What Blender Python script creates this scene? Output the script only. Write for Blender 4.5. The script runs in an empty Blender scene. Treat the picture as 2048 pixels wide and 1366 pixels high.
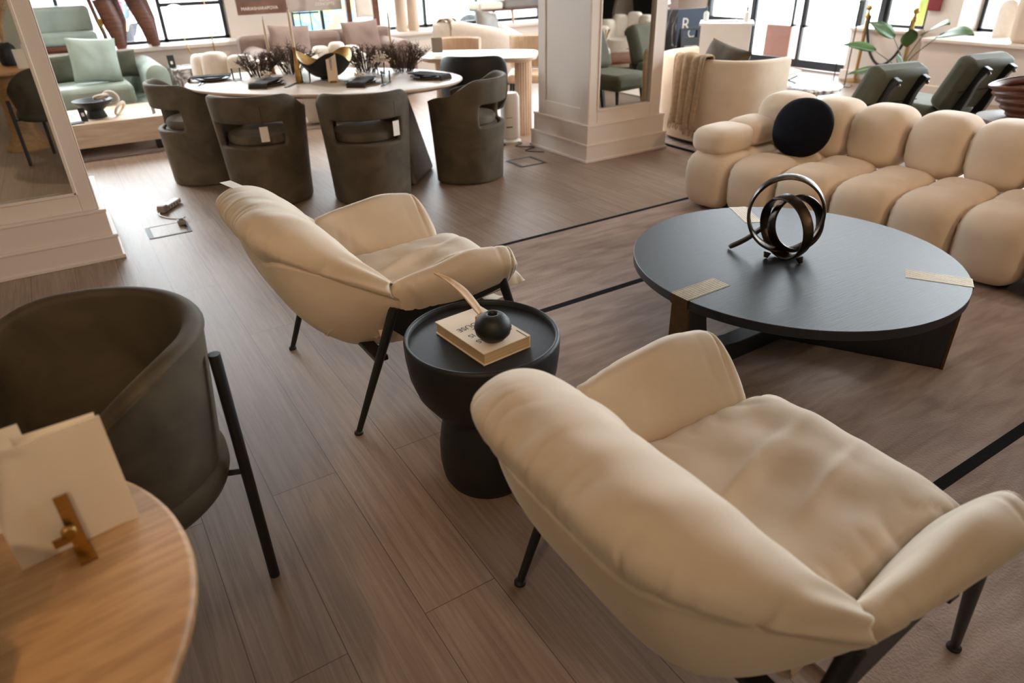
import bpy, bmesh, math, random
import numpy as np
from mathutils import Vector, Matrix, Euler, noise
R = math.radians
SC = bpy.context.scene
COL = SC.collection
random.seed(7)

# ------------------------------------------------------------------ camera, world, light, exposure
cam_d = bpy.data.cameras.new('camera'); cam = bpy.data.objects.new('camera', cam_d); COL.objects.link(cam)
cam_d.sensor_fit = 'HORIZONTAL'; cam_d.sensor_width = 36.0; cam_d.lens = 23.96
cam_d.clip_start = .05; cam_d.clip_end = 200
cam.matrix_world = Matrix(((.84398548, .28043397, -.45721471, 0), (-.53590845, .4056908, -.74041685, 0),
                           (-.02215023, .8699263, .49268408, 1.55), (0, 0, 0, 1)))
cam_d.dof.use_dof = True; cam_d.dof.focus_distance = 2.45; cam_d.dof.aperture_fstop = 2.6
SC.camera = cam
vs = SC.view_settings
vs.view_transform = 'Standard'; vs.look = 'None'; vs.gamma = 1.0; vs.use_curve_mapping = False
vs.exposure = -0.55
SC.cycles.max_bounces = 8; SC.cycles.diffuse_bounces = 4; SC.cycles.glossy_bounces = 4
SC.cycles.transmission_bounces = 6; SC.cycles.transparent_max_bounces = 8
SC.cycles.use_denoising = True; SC.cycles.sample_clamp_indirect = 6.0
SC.cycles.caustics_reflective = False; SC.cycles.caustics_refractive = False

world = bpy.data.worlds.new('overcast_sky'); SC.world = world; world.use_nodes = True
wn = world.node_tree.nodes; wl = world.node_tree.links
bg = wn['Background']
tc = wn.new('ShaderNodeTexCoord'); sx = wn.new('ShaderNodeSeparateXYZ'); rp = wn.new('ShaderNodeValToRGB')
rp.color_ramp.elements[0].position = 0.45; rp.color_ramp.elements[0].color = (.80, .84, .90, 1)
rp.color_ramp.elements[1].position = 0.9; rp.color_ramp.elements[1].color = (.90, .95, 1.0, 1)
mr = wn.new('ShaderNodeMapRange'); mr.inputs[1].default_value = -1; mr.inputs[2].default_value = 1
wl.new(tc.outputs['Generated'], sx.inputs[0]); wl.new(sx.outputs['Z'], mr.inputs[0])
wl.new(mr.outputs[0], rp.inputs[0]); wl.new(rp.outputs[0], bg.inputs['Color'])
bg.inputs['Strength'].default_value = 33.0

def lamp(name, loc, size, power, color, target=None, spread=180, shape='DISK', size_y=None):
    d = bpy.data.lights.new(name, 'AREA'); d.shape = shape; d.size = size
    if size_y: d.size_y = size_y
    d.energy = power; d.color = color; d.spread = R(spread)
    o = bpy.data.objects.new(name, d); COL.objects.link(o); o.location = loc
    v = (Vector(target) - Vector(loc)) if target else Vector((0, 0, -1))
    o.rotation_euler = v.to_track_quat('-Z', 'Y').to_euler()
    return o
WARM = (1.0, .70, .44)
for x, y, p in ((-1.6, -1.2, 16), (2.4, -1.0, 16), (4.6, .2, 14), (6.6, 2.2, 14), (1.2, 4.0, 6), (-1.5, 2.2, 8)):
    lamp('ceiling_and_fill_spot', (x, y, 3.8), .35, p * .5, WARM, spread=150)
for x, y, p in ((-.6, 8.2, 60), (2.6, 8.3, 60), (5.4, 8.2, 60), (7.2, 6.4, 60), (7.4, 3.6, 40), (5.2, 5.6, 22), (4.2, 2.6, 12)):  # unseen neutral fill lamps, added to brighten mostly the back area
    lamp('ceiling_and_fill_spot', (x, y, 3.8), .4, p, (1.0, .92, .83), spread=120)
# warm accents on the displays; the far row behind the camera is added fill
for loc, tgt, p, sp in (((-1.5, -.7, 3.8), (-.4, .95, .7), 3.0, 40), ((.0, -1.6, 3.8), (.9, .8, .5), 1.6, 40), ((-.8, -.6, 3.8), (.7, 2.4, .5), 1.2, 36), ((1.6, -.9, 3.8), (3.6, 2.0, .4), 1.4, 44),
                        ((-2.2, -3.2, 3.4), (-.3, 4.6, 1.0), 13, 50), ((2.6, -3.4, 3.4), (4.0, 4.6, .9), 12, 50), ((.6, -3.4, 3.4), (1.7, 5.0, .6), 3, 50)):
    lamp('accent_and_fill_spot', loc, .15, p, WARM, tgt, spread=sp)
def portal(loc, tgt, w, h):
    o = lamp('window_portal', loc, w, 1, (1, 1, 1), tgt, 180, 'RECTANGLE', h); o.data.cycles.is_portal = True
portal((.0, 10.45, 2.08), (.0, 0, 2.08), 4.3, 2.85)
portal((5.6, 10.45, 2.05), (5.6, 0, 2.05), 5.2, 2.9)
portal((9.42, 7.2, 1.75), (0, 7.2, 1.75), 3.1, 3.5)
portal((9.75, 2.6, 2.05), (0, 2.6, 2.05), 4.2, 2.9)

# ------------------------------------------------------------------ materials
def lin(c):
    c = c / 255.0
    return c / 12.92 if c <= .04045 else ((c + .055) / 1.055) ** 2.4
def rgb(*c): return (lin(c[0]), lin(c[1]), lin(c[2]), 1)
def nd(nt, t, **k):
    n = nt.nodes.new(t)
    for a, b in k.items(): setattr(n, a, b)
    return n
def mat(name, c, rough=.6, metal=0, c2=None, scale=6, stretch=(1, 1, 1), bump=0, bscale=60, bstretch=None, sheen=0,
        spec=.5, detail=4, lo=.35, hi=.65, emis=0, trans=0, coat=0, dist=0):
    m = bpy.data.materials.new(name); m.use_nodes = True
    nt = m.node_tree; b = nt.nodes['Principled BSDF']
    b.inputs['Base Color'].default_value = rgb(*c); b.inputs['Roughness'].default_value = rough
    b.inputs['Metallic'].default_value = metal; b.inputs['Specular IOR Level'].default_value = spec
    if sheen:
        b.inputs['Sheen Weight'].default_value = sheen; b.inputs['Sheen Roughness'].default_value = .4
        b.inputs['Sheen Tint'].default_value = rgb(*[min(255, 60 + x) for x in c])
    if coat: b.inputs['Coat Weight'].default_value = coat
    if trans:
        b.inputs['Transmission Weight'].default_value = trans; b.inputs['IOR'].default_value = 1.45
    if emis:
        b.inputs['Emission Color'].default_value = rgb(*c); b.inputs['Emission Strength'].default_value = emis
    if c2 or bump: co = nd(nt, 'ShaderNodeTexCoord')
    if c2:
        mp = nd(nt, 'ShaderNodeMapping'); mp.inputs['Scale'].default_value = stretch
        nz = nd(nt, 'ShaderNodeTexNoise'); nz.inputs['Scale'].default_value = scale; nz.inputs['Detail'].default_value = detail
        nz.inputs['Distortion'].default_value = dist
        cr = nd(nt, 'ShaderNodeValToRGB'); cr.color_ramp.elements[0].color = rgb(*c); cr.color_ramp.elements[1].color = rgb(*c2)
        cr.color_ramp.elements[0].position = lo; cr.color_ramp.elements[1].position = hi
        L = nt.links
        L.new(co.outputs['Object'], mp.inputs[0]); L.new(mp.outputs[0], nz.inputs[0]); L.new(nz.outputs[0], cr.inputs[0])
        L.new(cr.outputs[0], b.inputs['Base Color'])
    if bump:
        mp2 = nd(nt, 'ShaderNodeMapping'); mp2.inputs['Scale'].default_value = bstretch or (1, 1, 1)
        n2 = nd(nt, 'ShaderNodeTexNoise'); n2.inputs['Scale'].default_value = bscale; n2.inputs['Detail'].default_value = 3
        bp = nd(nt, 'ShaderNodeBump'); bp.inputs['Strength'].default_value = bump; bp.inputs['Distance'].default_value = .01
        nt.links.new(co.outputs['Object'], mp2.inputs[0]); nt.links.new(mp2.outputs[0], n2.inputs[0])
        nt.links.new(n2.outputs[0], bp.inputs['Height']); nt.links.new(bp.outputs[0], b.inputs['Normal'])
    return m
def floor_mat():
    m = bpy.data.materials.new('oak_planks'); m.use_nodes = True; nt = m.node_tree; L = nt.links
    b = nt.nodes['Principled BSDF']
    co = nd(nt, 'ShaderNodeTexCoord'); s = nd(nt, 'ShaderNodeSeparateXYZ'); L.new(co.outputs['Object'], s.inputs[0])
    cb = nd(nt, 'ShaderNodeCombineXYZ'); L.new(s.outputs['Y'], cb.inputs['X']); L.new(s.outputs['X'], cb.inputs['Y'])
    br = nd(nt, 'ShaderNodeTexBrick'); L.new(cb.outputs[0], br.inputs['Vector']); br.offset = .37
    br.inputs['Scale'].default_value = 1; br.inputs['Brick Width'].default_value = 1.9; br.inputs['Row Height'].default_value = .22
    br.inputs['Mortar Size'].default_value = .0012; br.inputs['Mortar Smooth'].default_value = .1
    br.inputs['Color1'].default_value = (.25, .25, .25, 1); br.inputs['Color2'].default_value = (.75, .75, .75, 1)
    br.inputs['Mortar'].default_value = (0, 0, 0, 1)
    mp = nd(nt, 'ShaderNodeMapping'); mp.inputs['Scale'].default_value = (62, 2.4, 1); L.new(co.outputs['Object'], mp.inputs[0])
    add = nd(nt, 'ShaderNodeVectorMath', operation='ADD')
    sc = nd(nt, 'ShaderNodeVectorMath', operation='SCALE'); sc.inputs['Scale'].default_value = 9
    L.new(br.outputs['Color'], sc.inputs[0]); L.new(mp.outputs[0], add.inputs[0]); L.new(sc.outputs[0], add.inputs[1])
    g = nd(nt, 'ShaderNodeTexNoise'); g.inputs['Scale'].default_value = 1.0; g.inputs['Detail'].default_value = 6
    g.inputs['Roughness'].default_value = .65; g.inputs['Distortion'].default_value = .6; L.new(add.outputs[0], g.inputs['Vector'])
    cr = nd(nt, 'ShaderNodeValToRGB'); e = cr.color_ramp.elements
    e[0].position = .28; e[0].color = rgb(128, 106, 90); e[1].position = .72; e[1].color = rgb(168, 145, 128)
    L.new(g.outputs[0], cr.inputs[0])
    hs = nd(nt, 'ShaderNodeHueSaturation'); L.new(cr.outputs[0], hs.inputs['Color'])
    vm = nd(nt, 'ShaderNodeMapRange'); vm.inputs[1].default_value = 0.25; vm.inputs[2].default_value = .75
    vm.inputs[3].default_value = .92; vm.inputs[4].default_value = 1.07
    L.new(br.outputs['Color'], vm.inputs[0]); L.new(vm.outputs[0], hs.inputs['Value'])
    mx = nd(nt, 'ShaderNodeMix', data_type='RGBA'); L.new(br.outputs['Fac'], mx.inputs[0])
    L.new(hs.outputs[0], mx.inputs[6]); mx.inputs[7].default_value = rgb(80, 62, 50); L.new(mx.outputs[2], b.inputs['Base Color'])
    rr = nd(nt, 'ShaderNodeMapRange'); rr.inputs[3].default_value = .40; rr.inputs[4].default_value = .55
    L.new(g.outputs[0], rr.inputs[0]); L.new(rr.outputs[0], b.inputs['Roughness'])
    b.inputs['Specular IOR Level'].default_value = .46
    bp = nd(nt, 'ShaderNodeBump'); bp.inputs['Strength'].default_value = .25; bp.inputs['Distance'].default_value = .003
    L.new(g.outputs[0], bp.inputs['Height']); L.new(bp.outputs[0], b.inputs['Normal'])
    return m
def marble_mat(name, base, vein, scale=4, lo=.44, hi=.56, rough=.2):
    m = bpy.data.materials.new(name); m.use_nodes = True; nt = m.node_tree; L = nt.links; b = nt.nodes['Principled BSDF']
    co = nd(nt, 'ShaderNodeTexCoord'); n = nd(nt, 'ShaderNodeTexNoise'); n.inputs['Scale'].default_value = scale
    n.inputs['Detail'].default_value = 5; n.inputs['Distortion'].default_value = 1.8
    L.new(co.outputs['Object'], n.inputs[0])
    cr = nd(nt, 'ShaderNodeValToRGB'); e = cr.color_ramp.elements
    e[0].position = lo; e[0].color = rgb(*base); e[1].position = hi; e[1].color = rgb(*base)
    k = cr.color_ramp.elements.new((lo + hi) / 2); k.color = rgb(*vein)
    L.new(n.outputs[0], cr.inputs[0]); L.new(cr.outputs[0], b.inputs['Base Color']); b.inputs['Roughness'].default_value = rough
    return m
def glass_mat():
    m = bpy.data.materials.new('clear_glass'); m.use_nodes = True; nt = m.node_tree; L = nt.links
    nt.nodes.remove(nt.nodes['Principled BSDF']); out = nt.nodes['Material Output']
    t = nd(nt, 'ShaderNodeBsdfTransparent'); t.inputs[0].default_value = (.95, .97, .97, 1)
    g = nd(nt, 'ShaderNodeBsdfGlossy'); g.inputs['Roughness'].default_value = .02
    mx = nd(nt, 'ShaderNodeMixShader'); fr = nd(nt, 'ShaderNodeFresnel'); fr.inputs[0].default_value = 1.35
    L.new(fr.outputs[0], mx.inputs[0]); L.new(t.outputs[0], mx.inputs[1]); L.new(g.outputs[0], mx.inputs[2]); L.new(mx.outputs[0], out.inputs[0])
    return m
M = {}
M['floor'] = floor_mat()
M['white'] = mat('white_paint', (226, 212, 200), .45, bump=.04, bscale=90)
M['wall'] = mat('warm_white_wall', (232, 220, 208), .6, bump=.03, bscale=120)
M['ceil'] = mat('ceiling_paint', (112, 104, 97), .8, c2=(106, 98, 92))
M['darkwall'] = mat('beige_wall', (190, 180, 156), .7, c2=(184, 174, 150), scale=3)
M['cream'] = mat('cream_velvet', (222, 205, 184), .75, c2=(213, 195, 173), scale=5, bump=.22, bscale=11, sheen=.25, spec=.2)
M['boucle'] = mat('cream_boucle', (232, 213, 192), .8, c2=(226, 206, 184), scale=7, bump=.06, bscale=40, sheen=.2, spec=.2)
M['olive'] = mat('olive_brown_velvet', (80, 72, 60), .7, c2=(101, 91, 77), scale=5, bump=.08, bscale=30, sheen=.35, spec=.2, dist=.8)
M['dkolive'] = mat('dark_moss_velvet', (62, 54, 42), .7, c2=(84, 74, 58), scale=4, bump=.08, bscale=30, sheen=.3, spec=.2, dist=1)
M['black'] = mat('black_satin', (16, 15, 15), .42, c2=(22, 21, 20), scale=30)
M['blackwood'] = mat('black_stained_oak', (22, 23, 28), .47, c2=(28, 30, 36), scale=5, stretch=(2, 30, 2), bump=.1, bscale=5, bstretch=(2, 40, 2), spec=.7)
M['matteblack'] = mat('matte_black_clay', (20, 20, 20), .55, c2=(25, 24, 24), scale=40, bump=.05, bscale=200)
M['brass'] = mat('brushed_brass', (188, 150, 92), .3, 1, c2=(168, 132, 78), scale=40, stretch=(1, 1, 12))
M['legbrass'] = mat('aged_brass', (104, 82, 54), .42, .9, c2=(92, 72, 48), scale=30)
M['paleb'] = mat('pale_brass', (176, 156, 122), .5, .7, c2=(164, 143, 110), scale=30)
M['bronze'] = mat('dark_bronze', (70, 58, 46), .34, .85, c2=(48, 40, 33), scale=14, bump=.1, bscale=80)
M['navy'] = mat('midnight_navy_velvet', (12, 14, 22), .85, c2=(17, 20, 30), scale=20, sheen=.15, spec=.15)
M['travertine'] = mat('honey_travertine', (188, 142, 92), .5, c2=(162, 117, 72), scale=3.6, stretch=(2, 13, 13), bump=.12, bscale=40, bstretch=(1, 6, 6), detail=8, dist=.5)
M['paletrav'] = mat('pale_travertine', (226, 202, 176), .5, c2=(206, 178, 150), scale=2, stretch=(2, 2, 16), detail=7)
M['card'] = mat('cream_card', (236, 219, 195), .6, c2=(232, 214, 189))
M['paper'] = mat('white_paper', (238, 230, 218), .6, c2=(232, 224, 212))
M['pages'] = mat('cut_page_edges', (222, 196, 158), .7, c2=(180, 146, 106), scale=3, stretch=(.2, .2, 160))
M['ink'] = mat('black_ink', (28, 24, 24), .6, c2=(32, 28, 28))
M['wine'] = mat('brown_feather', (176, 138, 98), .7, c2=(216, 184, 146), scale=20)
M['cork'] = mat('amber_block', (190, 130, 66), .6, c2=(206, 148, 84), scale=20)
M['green'] = mat('sage_velvet', (174, 187, 178), .6, c2=(154, 169, 160), scale=3, bump=.08, bscale=24, sheen=.4, spec=.25, dist=.8)
M['dkgreen'] = mat('grey_green_velvet', (88, 88, 74), .7, c2=(74, 75, 62), scale=4, bump=.06, bscale=40, sheen=.35, spec=.2)
M['mauve'] = mat('mauve_velvet', (152, 133, 124), .7, c2=(136, 117, 109), scale=4, bump=.08, bscale=24, sheen=.35, spec=.2)
M['walnut'] = mat('red_walnut', (112, 66, 44), .4, c2=(84, 48, 34), scale=3, stretch=(3, 3, 20), bump=.1, bscale=8)
M['oak'] = mat('pale_oak', (214, 186, 158), .5, c2=(196, 166, 138), scale=3, stretch=(12, 12, 2))
M['ivory'] = mat('ivory_boucle', (236, 226, 214), .85, c2=(230, 219, 206), scale=20, bump=.2, bscale=120, sheen=.2)
M['darkframe'] = mat('black_window_frame', (38, 40, 44), .45, c2=(44, 46, 50))
M['glass'] = glass_mat()
M['mirror'] = mat('mirror_glass', (225, 222, 214), .015, 1, c2=(222, 219, 211))
M['rug'] = mat('taupe_distressed_wool', (160, 140, 130), .95, c2=(198, 180, 170), scale=3.4, stretch=(1, 5, 1), bump=.35, bscale=130, detail=10, dist=.5, spec=.1, lo=.28, hi=.74)
M['rugblack'] = mat('black_wool_stripe', (22, 19, 20), .95, c2=(30, 27, 27), scale=90, bump=.3, bscale=200, spec=.1)
M['palerug'] = mat('pale_wool', (214, 202, 192), .95, c2=(196, 182, 172), scale=2.5, bump=.3, bscale=120, detail=7, spec=.1)
M['stone'] = mat('cream_stone', (214, 194, 172), .45, c2=(204, 182, 160), scale=5)
M['plate'] = mat('taupe_stoneware', (96, 86, 76), .4, c2=(82, 73, 65), scale=20)
M['napkin'] = mat('charcoal_linen', (50, 47, 45), .9, c2=(60, 56, 54), scale=30, bump=.2, bscale=220)
M['steel'] = mat('dark_cutlery_steel', (120, 116, 112), .25, 1, c2=(100, 97, 94), scale=20)
M['wax'] = mat('ivory_wax', (232, 212, 184), .5, c2=(226, 205, 176))
M['gold'] = mat('gold_leaf', (176, 138, 76), .35, .8, c2=(140, 104, 54), scale=12, bump=.2, bscale=60)
M['dry'] = mat('dried_brown_grass', (84, 66, 56), .9, c2=(62, 48, 42), scale=14)
M['pampas'] = mat('golden_pampas', (190, 148, 98), .9, c2=(160, 118, 74), scale=14)
M['petal'] = mat('white_dried_petal', (238, 226, 212), .8, c2=(228, 214, 198), scale=20)
M['throw'] = mat('beige_linen_throw', (190, 166, 140), .95, c2=(172, 148, 122), scale=40, bump=.3, bscale=160, spec=.1)
M['grey'] = mat('pewter_satin', (126, 120, 114), .5, c2=(110, 104, 99), scale=4, sheen=.2)
M['whiteplastic'] = mat('white_plastic', (232, 230, 228), .4, c2=(228, 226, 224))
M['greyplastic'] = mat('grey_plastic', (150, 142, 134), .5, c2=(144, 136, 128))
M['banner'] = mat('slate_blue_banner', (66, 80, 98), .6, c2=(62, 76, 94))
M['leaf'] = mat('leaf_green', (74, 110, 52), .4, c2=(52, 84, 40), scale=6, spec=.5)
M['stem'] = mat('stem_green', (98, 110, 70), .6, c2=(82, 94, 58), scale=14)
M['pot'] = mat('grey_pot', (150, 140, 130), .6, c2=(140, 130, 120))
M['globe'] = mat('lit_opal_globe', (255, 244, 226), .5, emis=2.2)
M['lav'] = marble_mat('white_violet_marble', (222, 212, 206), (72, 60, 62), 5, .36, .64)
M['nero'] = marble_mat('black_marble', (18, 17, 18), (120, 116, 114), 1.2, .485, .515)
M['granite'] = mat('pink_granite', (206, 160, 152), .5, c2=(178, 130, 122), scale=90)
M['street'] = mat('pale_paving', (206, 206, 206), .8, c2=(190, 190, 190), scale=1.2)
M['facade'] = mat('pale_facade', (224, 226, 228), .8, c2=(208, 210, 212), scale=.8)
M['carwhite'] = mat('white_car_paint', (226, 228, 230), .25, c2=(224, 226, 228), coat=.5)
M['carglass'] = mat('dark_car_glass', (60, 66, 72), .1, c2=(66, 72, 78))
M['tyre'] = mat('tyre_rubber', (30, 30, 32), .8, c2=(36, 36, 38))
M['skin'] = mat('skin', (206, 160, 132), .5, c2=(198, 150, 122))
M['hair'] = mat('dark_hair', (50, 36, 30), .6, c2=(40, 28, 24), scale=30)
M['floral'] = mat('floral_cloth', (74, 96, 104), .8, c2=(226, 168, 178), scale=11, detail=2, lo=.46, hi=.54)
M['slate'] = mat('dark_trousers', (52, 54, 60), .8, c2=(60, 62, 68))
M['redblock'] = mat('dark_red_box', (128, 28, 34), .5, c2=(120, 24, 30))
M['lime'] = mat('lime_cloth', (216, 232, 140), .8, c2=(206, 224, 124), scale=9)
M['bluegreen'] = mat('blue_green_mural', (96, 156, 190), .8, c2=(150, 190, 96), scale=3.2, detail=3, dist=1.5, lo=.42, hi=.58)
M['taupe'] = mat('taupe_lacquer', (128, 112, 98), .3, c2=(124, 108, 94))
M['photo'] = mat('poster_print', (116, 92, 78), .5, c2=(178, 164, 154), scale=2.1, detail=2, lo=.45, hi=.55)
M['photodark'] = mat('poster_print_brown', (92, 62, 48), .5, c2=(120, 84, 66), scale=4)

# ------------------------------------------------------------------ mesh helpers
def spow(c, e): return math.copysign(abs(c) ** e, c)
class G:
    def __init__(s): s.v = []; s.f = []; s.mi = []; s.cur = 0
    def add(s, vs_, fs, T=None):
        o = len(s.v)
        for p in vs_:
            p = Vector(p)
            if T is not None: p = T @ p
            s.v.append(p)
        for f in fs: s.f.append([i + o for i in f]); s.mi.append(s.cur)
    def box(s, c, d, T=None, rz=0):
        x, y, z = d[0] / 2, d[1] / 2, d[2] / 2
        vs_ = [(-x, -y, -z), (x, -y, -z), (x, y, -z), (-x, y, -z), (-x, -y, z), (x, -y, z), (x, y, z), (-x, y, z)]
        m = Matrix.Translation(Vector(c)) @ Matrix.Rotation(rz, 4, 'Z')
        if T is not None: m = T @ m
        s.add(vs_, [(3, 2, 1, 0), (4, 5, 6, 7), (0, 1, 5, 4), (1, 2, 6, 5), (2, 3, 7, 6), (3, 0, 4, 7)], m)
        return s
    def grid(s, rows, cu=False, cv=False, cap=False, T=None):
        n, k = len(rows), len(rows[0])
        vs_ = [p for r in rows for p in r]; fs = []
        for i in range(n if cu else n - 1):
            for j in range(k if cv else k - 1):
                a, b = i, (i + 1) % n; c, d = j, (j + 1) % k
                fs.append((a * k + c, a * k + d, b * k + d, b * k + c))
        if cap:
            fs.append(list(range(k))[::-1]); fs.append([(n - 1) * k + j for j in range(k)])
        s.add(vs_, fs, T); return s
    def tube(s, pts, r, n=10, T=None, closed=False, flat=None):
        pts = [Vector(p) for p in pts]; m = len(pts)
        rr = r if isinstance(r, (list, tuple)) else [r] * m
        rows = []; up = None
        for i, p in enumerate(pts):
            a = pts[(i - 1) % m] if (closed or i > 0) else p; b = pts[(i + 1) % m] if (closed or i < m - 1) else p
            t = (b - a).normalized()
            if up is None:
                up = Vector((0, 0, 1)) if abs(t.z) < .9 else Vector((1, 0, 0))
            x = up.cross(t).normalized(); y = t.cross(x).normalized(); up = y
            fx, fy = flat or (1, 1)
            rows.append([p + (x * math.cos(2 * math.pi * j / n) * fx + y * math.sin(2 * math.pi * j / n) * fy) * rr[i] for j in range(n)])
        s.grid(rows, cu=closed, cv=True, cap=not closed, T=T); return s
    def lathe(s, prof, n=40, T=None, cap=True):
        rows = [[(r * math.cos(2 * math.pi * j / n), r * math.sin(2 * math.pi * j / n), z) for j in range(n)] for r, z in prof]
        s.grid(rows, cv=True, cap=cap, T=T); return s
    def sell(s, c, r, e1=.5, e2=.5, nu=24, nv=32, T=None):
        rows = []
        for i in range(nu + 1):
            a = -math.pi / 2 + math.pi * min(max(i / nu, 1e-3), 1 - 1e-3)
            rows.append([(c[0] + r[0] * spow(math.cos(a), e1) * spow(math.cos(2 * math.pi * j / nv), e2),
                          c[1] + r[1] * spow(math.cos(a), e1) * spow(math.sin(2 * math.pi * j / nv), e2),
                          c[2] + r[2] * spow(math.sin(a), e1)) for j in range(nv)])
        s.grid(rows, cv=True, cap=True, T=T); return s
    def prism(s, poly, h, T=None):
        n = len(poly); lo = [(x, y, 0) for x, y in poly]; hi = [(x, y, h) for x, y in poly]
        fs = [list(range(n))[::-1], list(range(n, 2 * n))] + [(i, (i + 1) % n, n + (i + 1) % n, n + i) for i in range(n)]
        s.add(lo + hi, fs, T); return s
    def build(s, name, m, parent=None, loc=(0, 0, 0), rot=(0, 0, 0), bevel=0, sub=0, solid=0, flat=False, angle=40, soff=-1):
        me = bpy.data.meshes.new(name); me.from_pydata([tuple(p) for p in s.v], [], s.f)
        bm = bmesh.new(); bm.from_mesh(me); bmesh.ops.recalc_face_normals(bm, faces=bm.faces); bm.to_mesh(me); bm.free()
        for mm in (m if isinstance(m, (list, tuple)) else [m]): me.materials.append(M[mm])
        if any(s.mi): me.polygons.foreach_set('material_index', s.mi)
        if not flat:
            me.shade_smooth(); me.set_sharp_from_angle(angle=R(angle))
        o = bpy.data.objects.new(name, me); COL.objects.link(o); o.location = loc; o.rotation_euler = rot
        if parent: o.parent = parent
        if solid:
            k = o.modifiers.new('solid', 'SOLIDIFY'); k.thickness = solid; k.offset = soff
        if bevel:
            k = o.modifiers.new('bevel', 'BEVEL'); k.width = bevel; k.segments = 3; k.limit_method = 'ANGLE'; k.angle_limit = R(35)
        if sub:
            k = o.modifiers.new('sub', 'SUBSURF'); k.levels = sub; k.render_levels = sub
        return o
def thing(name, label, cat, loc=(0, 0, 0), rz=0, group=None):
    o = bpy.data.objects.new(name, None); COL.objects.link(o); o.empty_display_size = .1
    o.location = loc; o.rotation_euler = (0, 0, rz); tag(o, label, cat, group); return o
def tag(o, label, cat, group=None):
    o['label'] = label; o['category'] = cat
    if group: o['group'] = group
    return o
def struct(o): o['kind'] = 'structure'; return o
def dup(root, loc, rz, label, group=None):
    r = root.copy(); COL.objects.link(r); r.location = loc; r.rotation_euler = (0, 0, rz); r['label'] = label
    if group: r['group'] = group
    for ch in list(root.children):
        c = ch.copy(); COL.objects.link(c); c.parent = r
        for g in list(ch.children):
            d = g.copy(); COL.objects.link(d); d.parent = c
    return r
def crom(P, n):
    """Catmull-Rom through the points, n samples"""
    P = np.array(P, float); Q = np.vstack([2 * P[0] - P[1], P, 2 * P[-1] - P[-2]]); m = len(P) - 1; out = []
    for i in range(n):
        t = i / (n - 1) * m; k = min(int(t), m - 1); u = t - k
        a, b, c, d = Q[k], Q[k + 1], Q[k + 2], Q[k + 3]
        out.append(.5 * ((2 * b) + (c - a) * u + (2 * a - 5 * b + 4 * c - d) * u * u + (3 * b - a - 3 * c + d) * u ** 3))
    return np.array(out)
def nz(x, y, z=0): return noise.noise(Vector((x, y, z)))
def pillow(w, h, t, seed=0, n=20, pinch=.05):
    """square cushion standing in x-z, thickness along y"""
    g = G()
    for sgn in (1, -1):
        rows = []
        for i in range(n + 1):
            u = -1 + 2 * i / n; row = []
            for j in range(n + 1):
                v = -1 + 2 * j / n
                x = u * w / 2 * (1 - pinch * (1 - v * v) * abs(u) ** 3); z = v * h / 2 * (1 - pinch * (1 - u * u) * abs(v) ** 3)
                e = max(0, (1 - u ** 4)) ** .5 * max(0, (1 - v ** 4)) ** .5
                y = sgn * (t / 2 * e * (1 + .12 * nz(u * 2 + seed, v * 2, sgn)) + .004)
                row.append((x, y, z))
            rows.append(row)
        g.grid(rows)
    return g
def text(body, size, m, parent, loc, rot, name='lettering', depth=.001, align='CENTER', space=1.0, line=1.0):
    c = bpy.data.curves.new(name, 'FONT'); c.body = body; c.size = size; c.extrude = depth; c.align_x = align
    c.space_character = space; c.space_line = line
    o = bpy.data.objects.new(name, c); COL.objects.link(o)
    bpy.context.view_layer.update()
    me = bpy.data.meshes.new_from_object(o.evaluated_get(bpy.context.evaluated_depsgraph_get()))
    bpy.data.objects.remove(o); bpy.data.curves.remove(c)
    me.materials.clear(); me.materials.append(M[m]); me.name = name
    o = bpy.data.objects.new(name, me); COL.objects.link(o)
    o.location = loc; o.rotation_euler = rot
    if parent: o.parent = parent
    return o
def arc(cx, cy, r, a0, a1, n): return [(cx + r * math.cos(R(a0 + (a1 - a0) * i / n)), cy + r * math.sin(R(a0 + (a1 - a0) * i / n))) for i in range(n + 1)]

# ------------------------------------------------------------------ the setting
struct(G().box((3, 3.2, -.05), (14.4, 14.6, .1)).build('floor', 'floor', flat=True))
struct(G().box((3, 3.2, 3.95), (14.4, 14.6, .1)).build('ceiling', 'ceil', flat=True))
def wall(name, *boxes):
    g = G()
    for b in boxes: g.box(*b)
    return struct(g.build(name, 'wall', flat=True))
ZH = 3.9; YB = 10.5
def slab(x0, x1, y0, y1, z0, z1): return ((x0 + x1) / 2, (y0 + y1) / 2, (z0 + z1) / 2), (x1 - x0, y1 - y0, z1 - z0)
wall('wall_back', slab(-4.2, 2.15, YB - .05, YB + .15, 0, .66), slab(-4.2, -2.15, YB - .05, YB + .15, .66, ZH), slab(2.15, 3.0, YB - .05, YB + .15, 0, ZH),
     slab(3.0, 9.3, YB - .05, YB + .15, 0, .61), slab(8.2, 9.3, YB - .05, YB + .15, .61, ZH), slab(-2.15, 2.15, YB - .05, YB + .15, 3.5, ZH), slab(3.0, 8.2, YB - .05, YB + .15, 3.5, ZH))
wall('wall_left', slab(-4.2, -4.0, -4, YB, 0, ZH)).data.materials[0] = M['darkwall']
wall('wall_front', slab(-4.2, 10.1, -4.2, -4, 0, ZH)).data.materials[0] = M['darkwall']
XR = 9.3
wall('wall_right', slab(XR, XR + .2, 8.75, YB + .1, 0, ZH), slab(XR, XR + .2, 5.7, 8.75, 3.5, ZH), slab(XR, XR + .2, 4.72, 5.12, 0, ZH), slab(XR, XR + .2, 5.12, 5.7, 0, .62),
     slab(XR, XR + .2, 5.12, 5.7, 3.5, ZH), slab(9.7, 9.9, -4, .5, 0, ZH), slab(9.7, 9.9, .5, 4.72, 0, .6), slab(9.7, 9.9, .5, 4.72, 3.5, ZH), slab(9.5, 9.9, 4.72, 4.9, 0, ZH))
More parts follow.
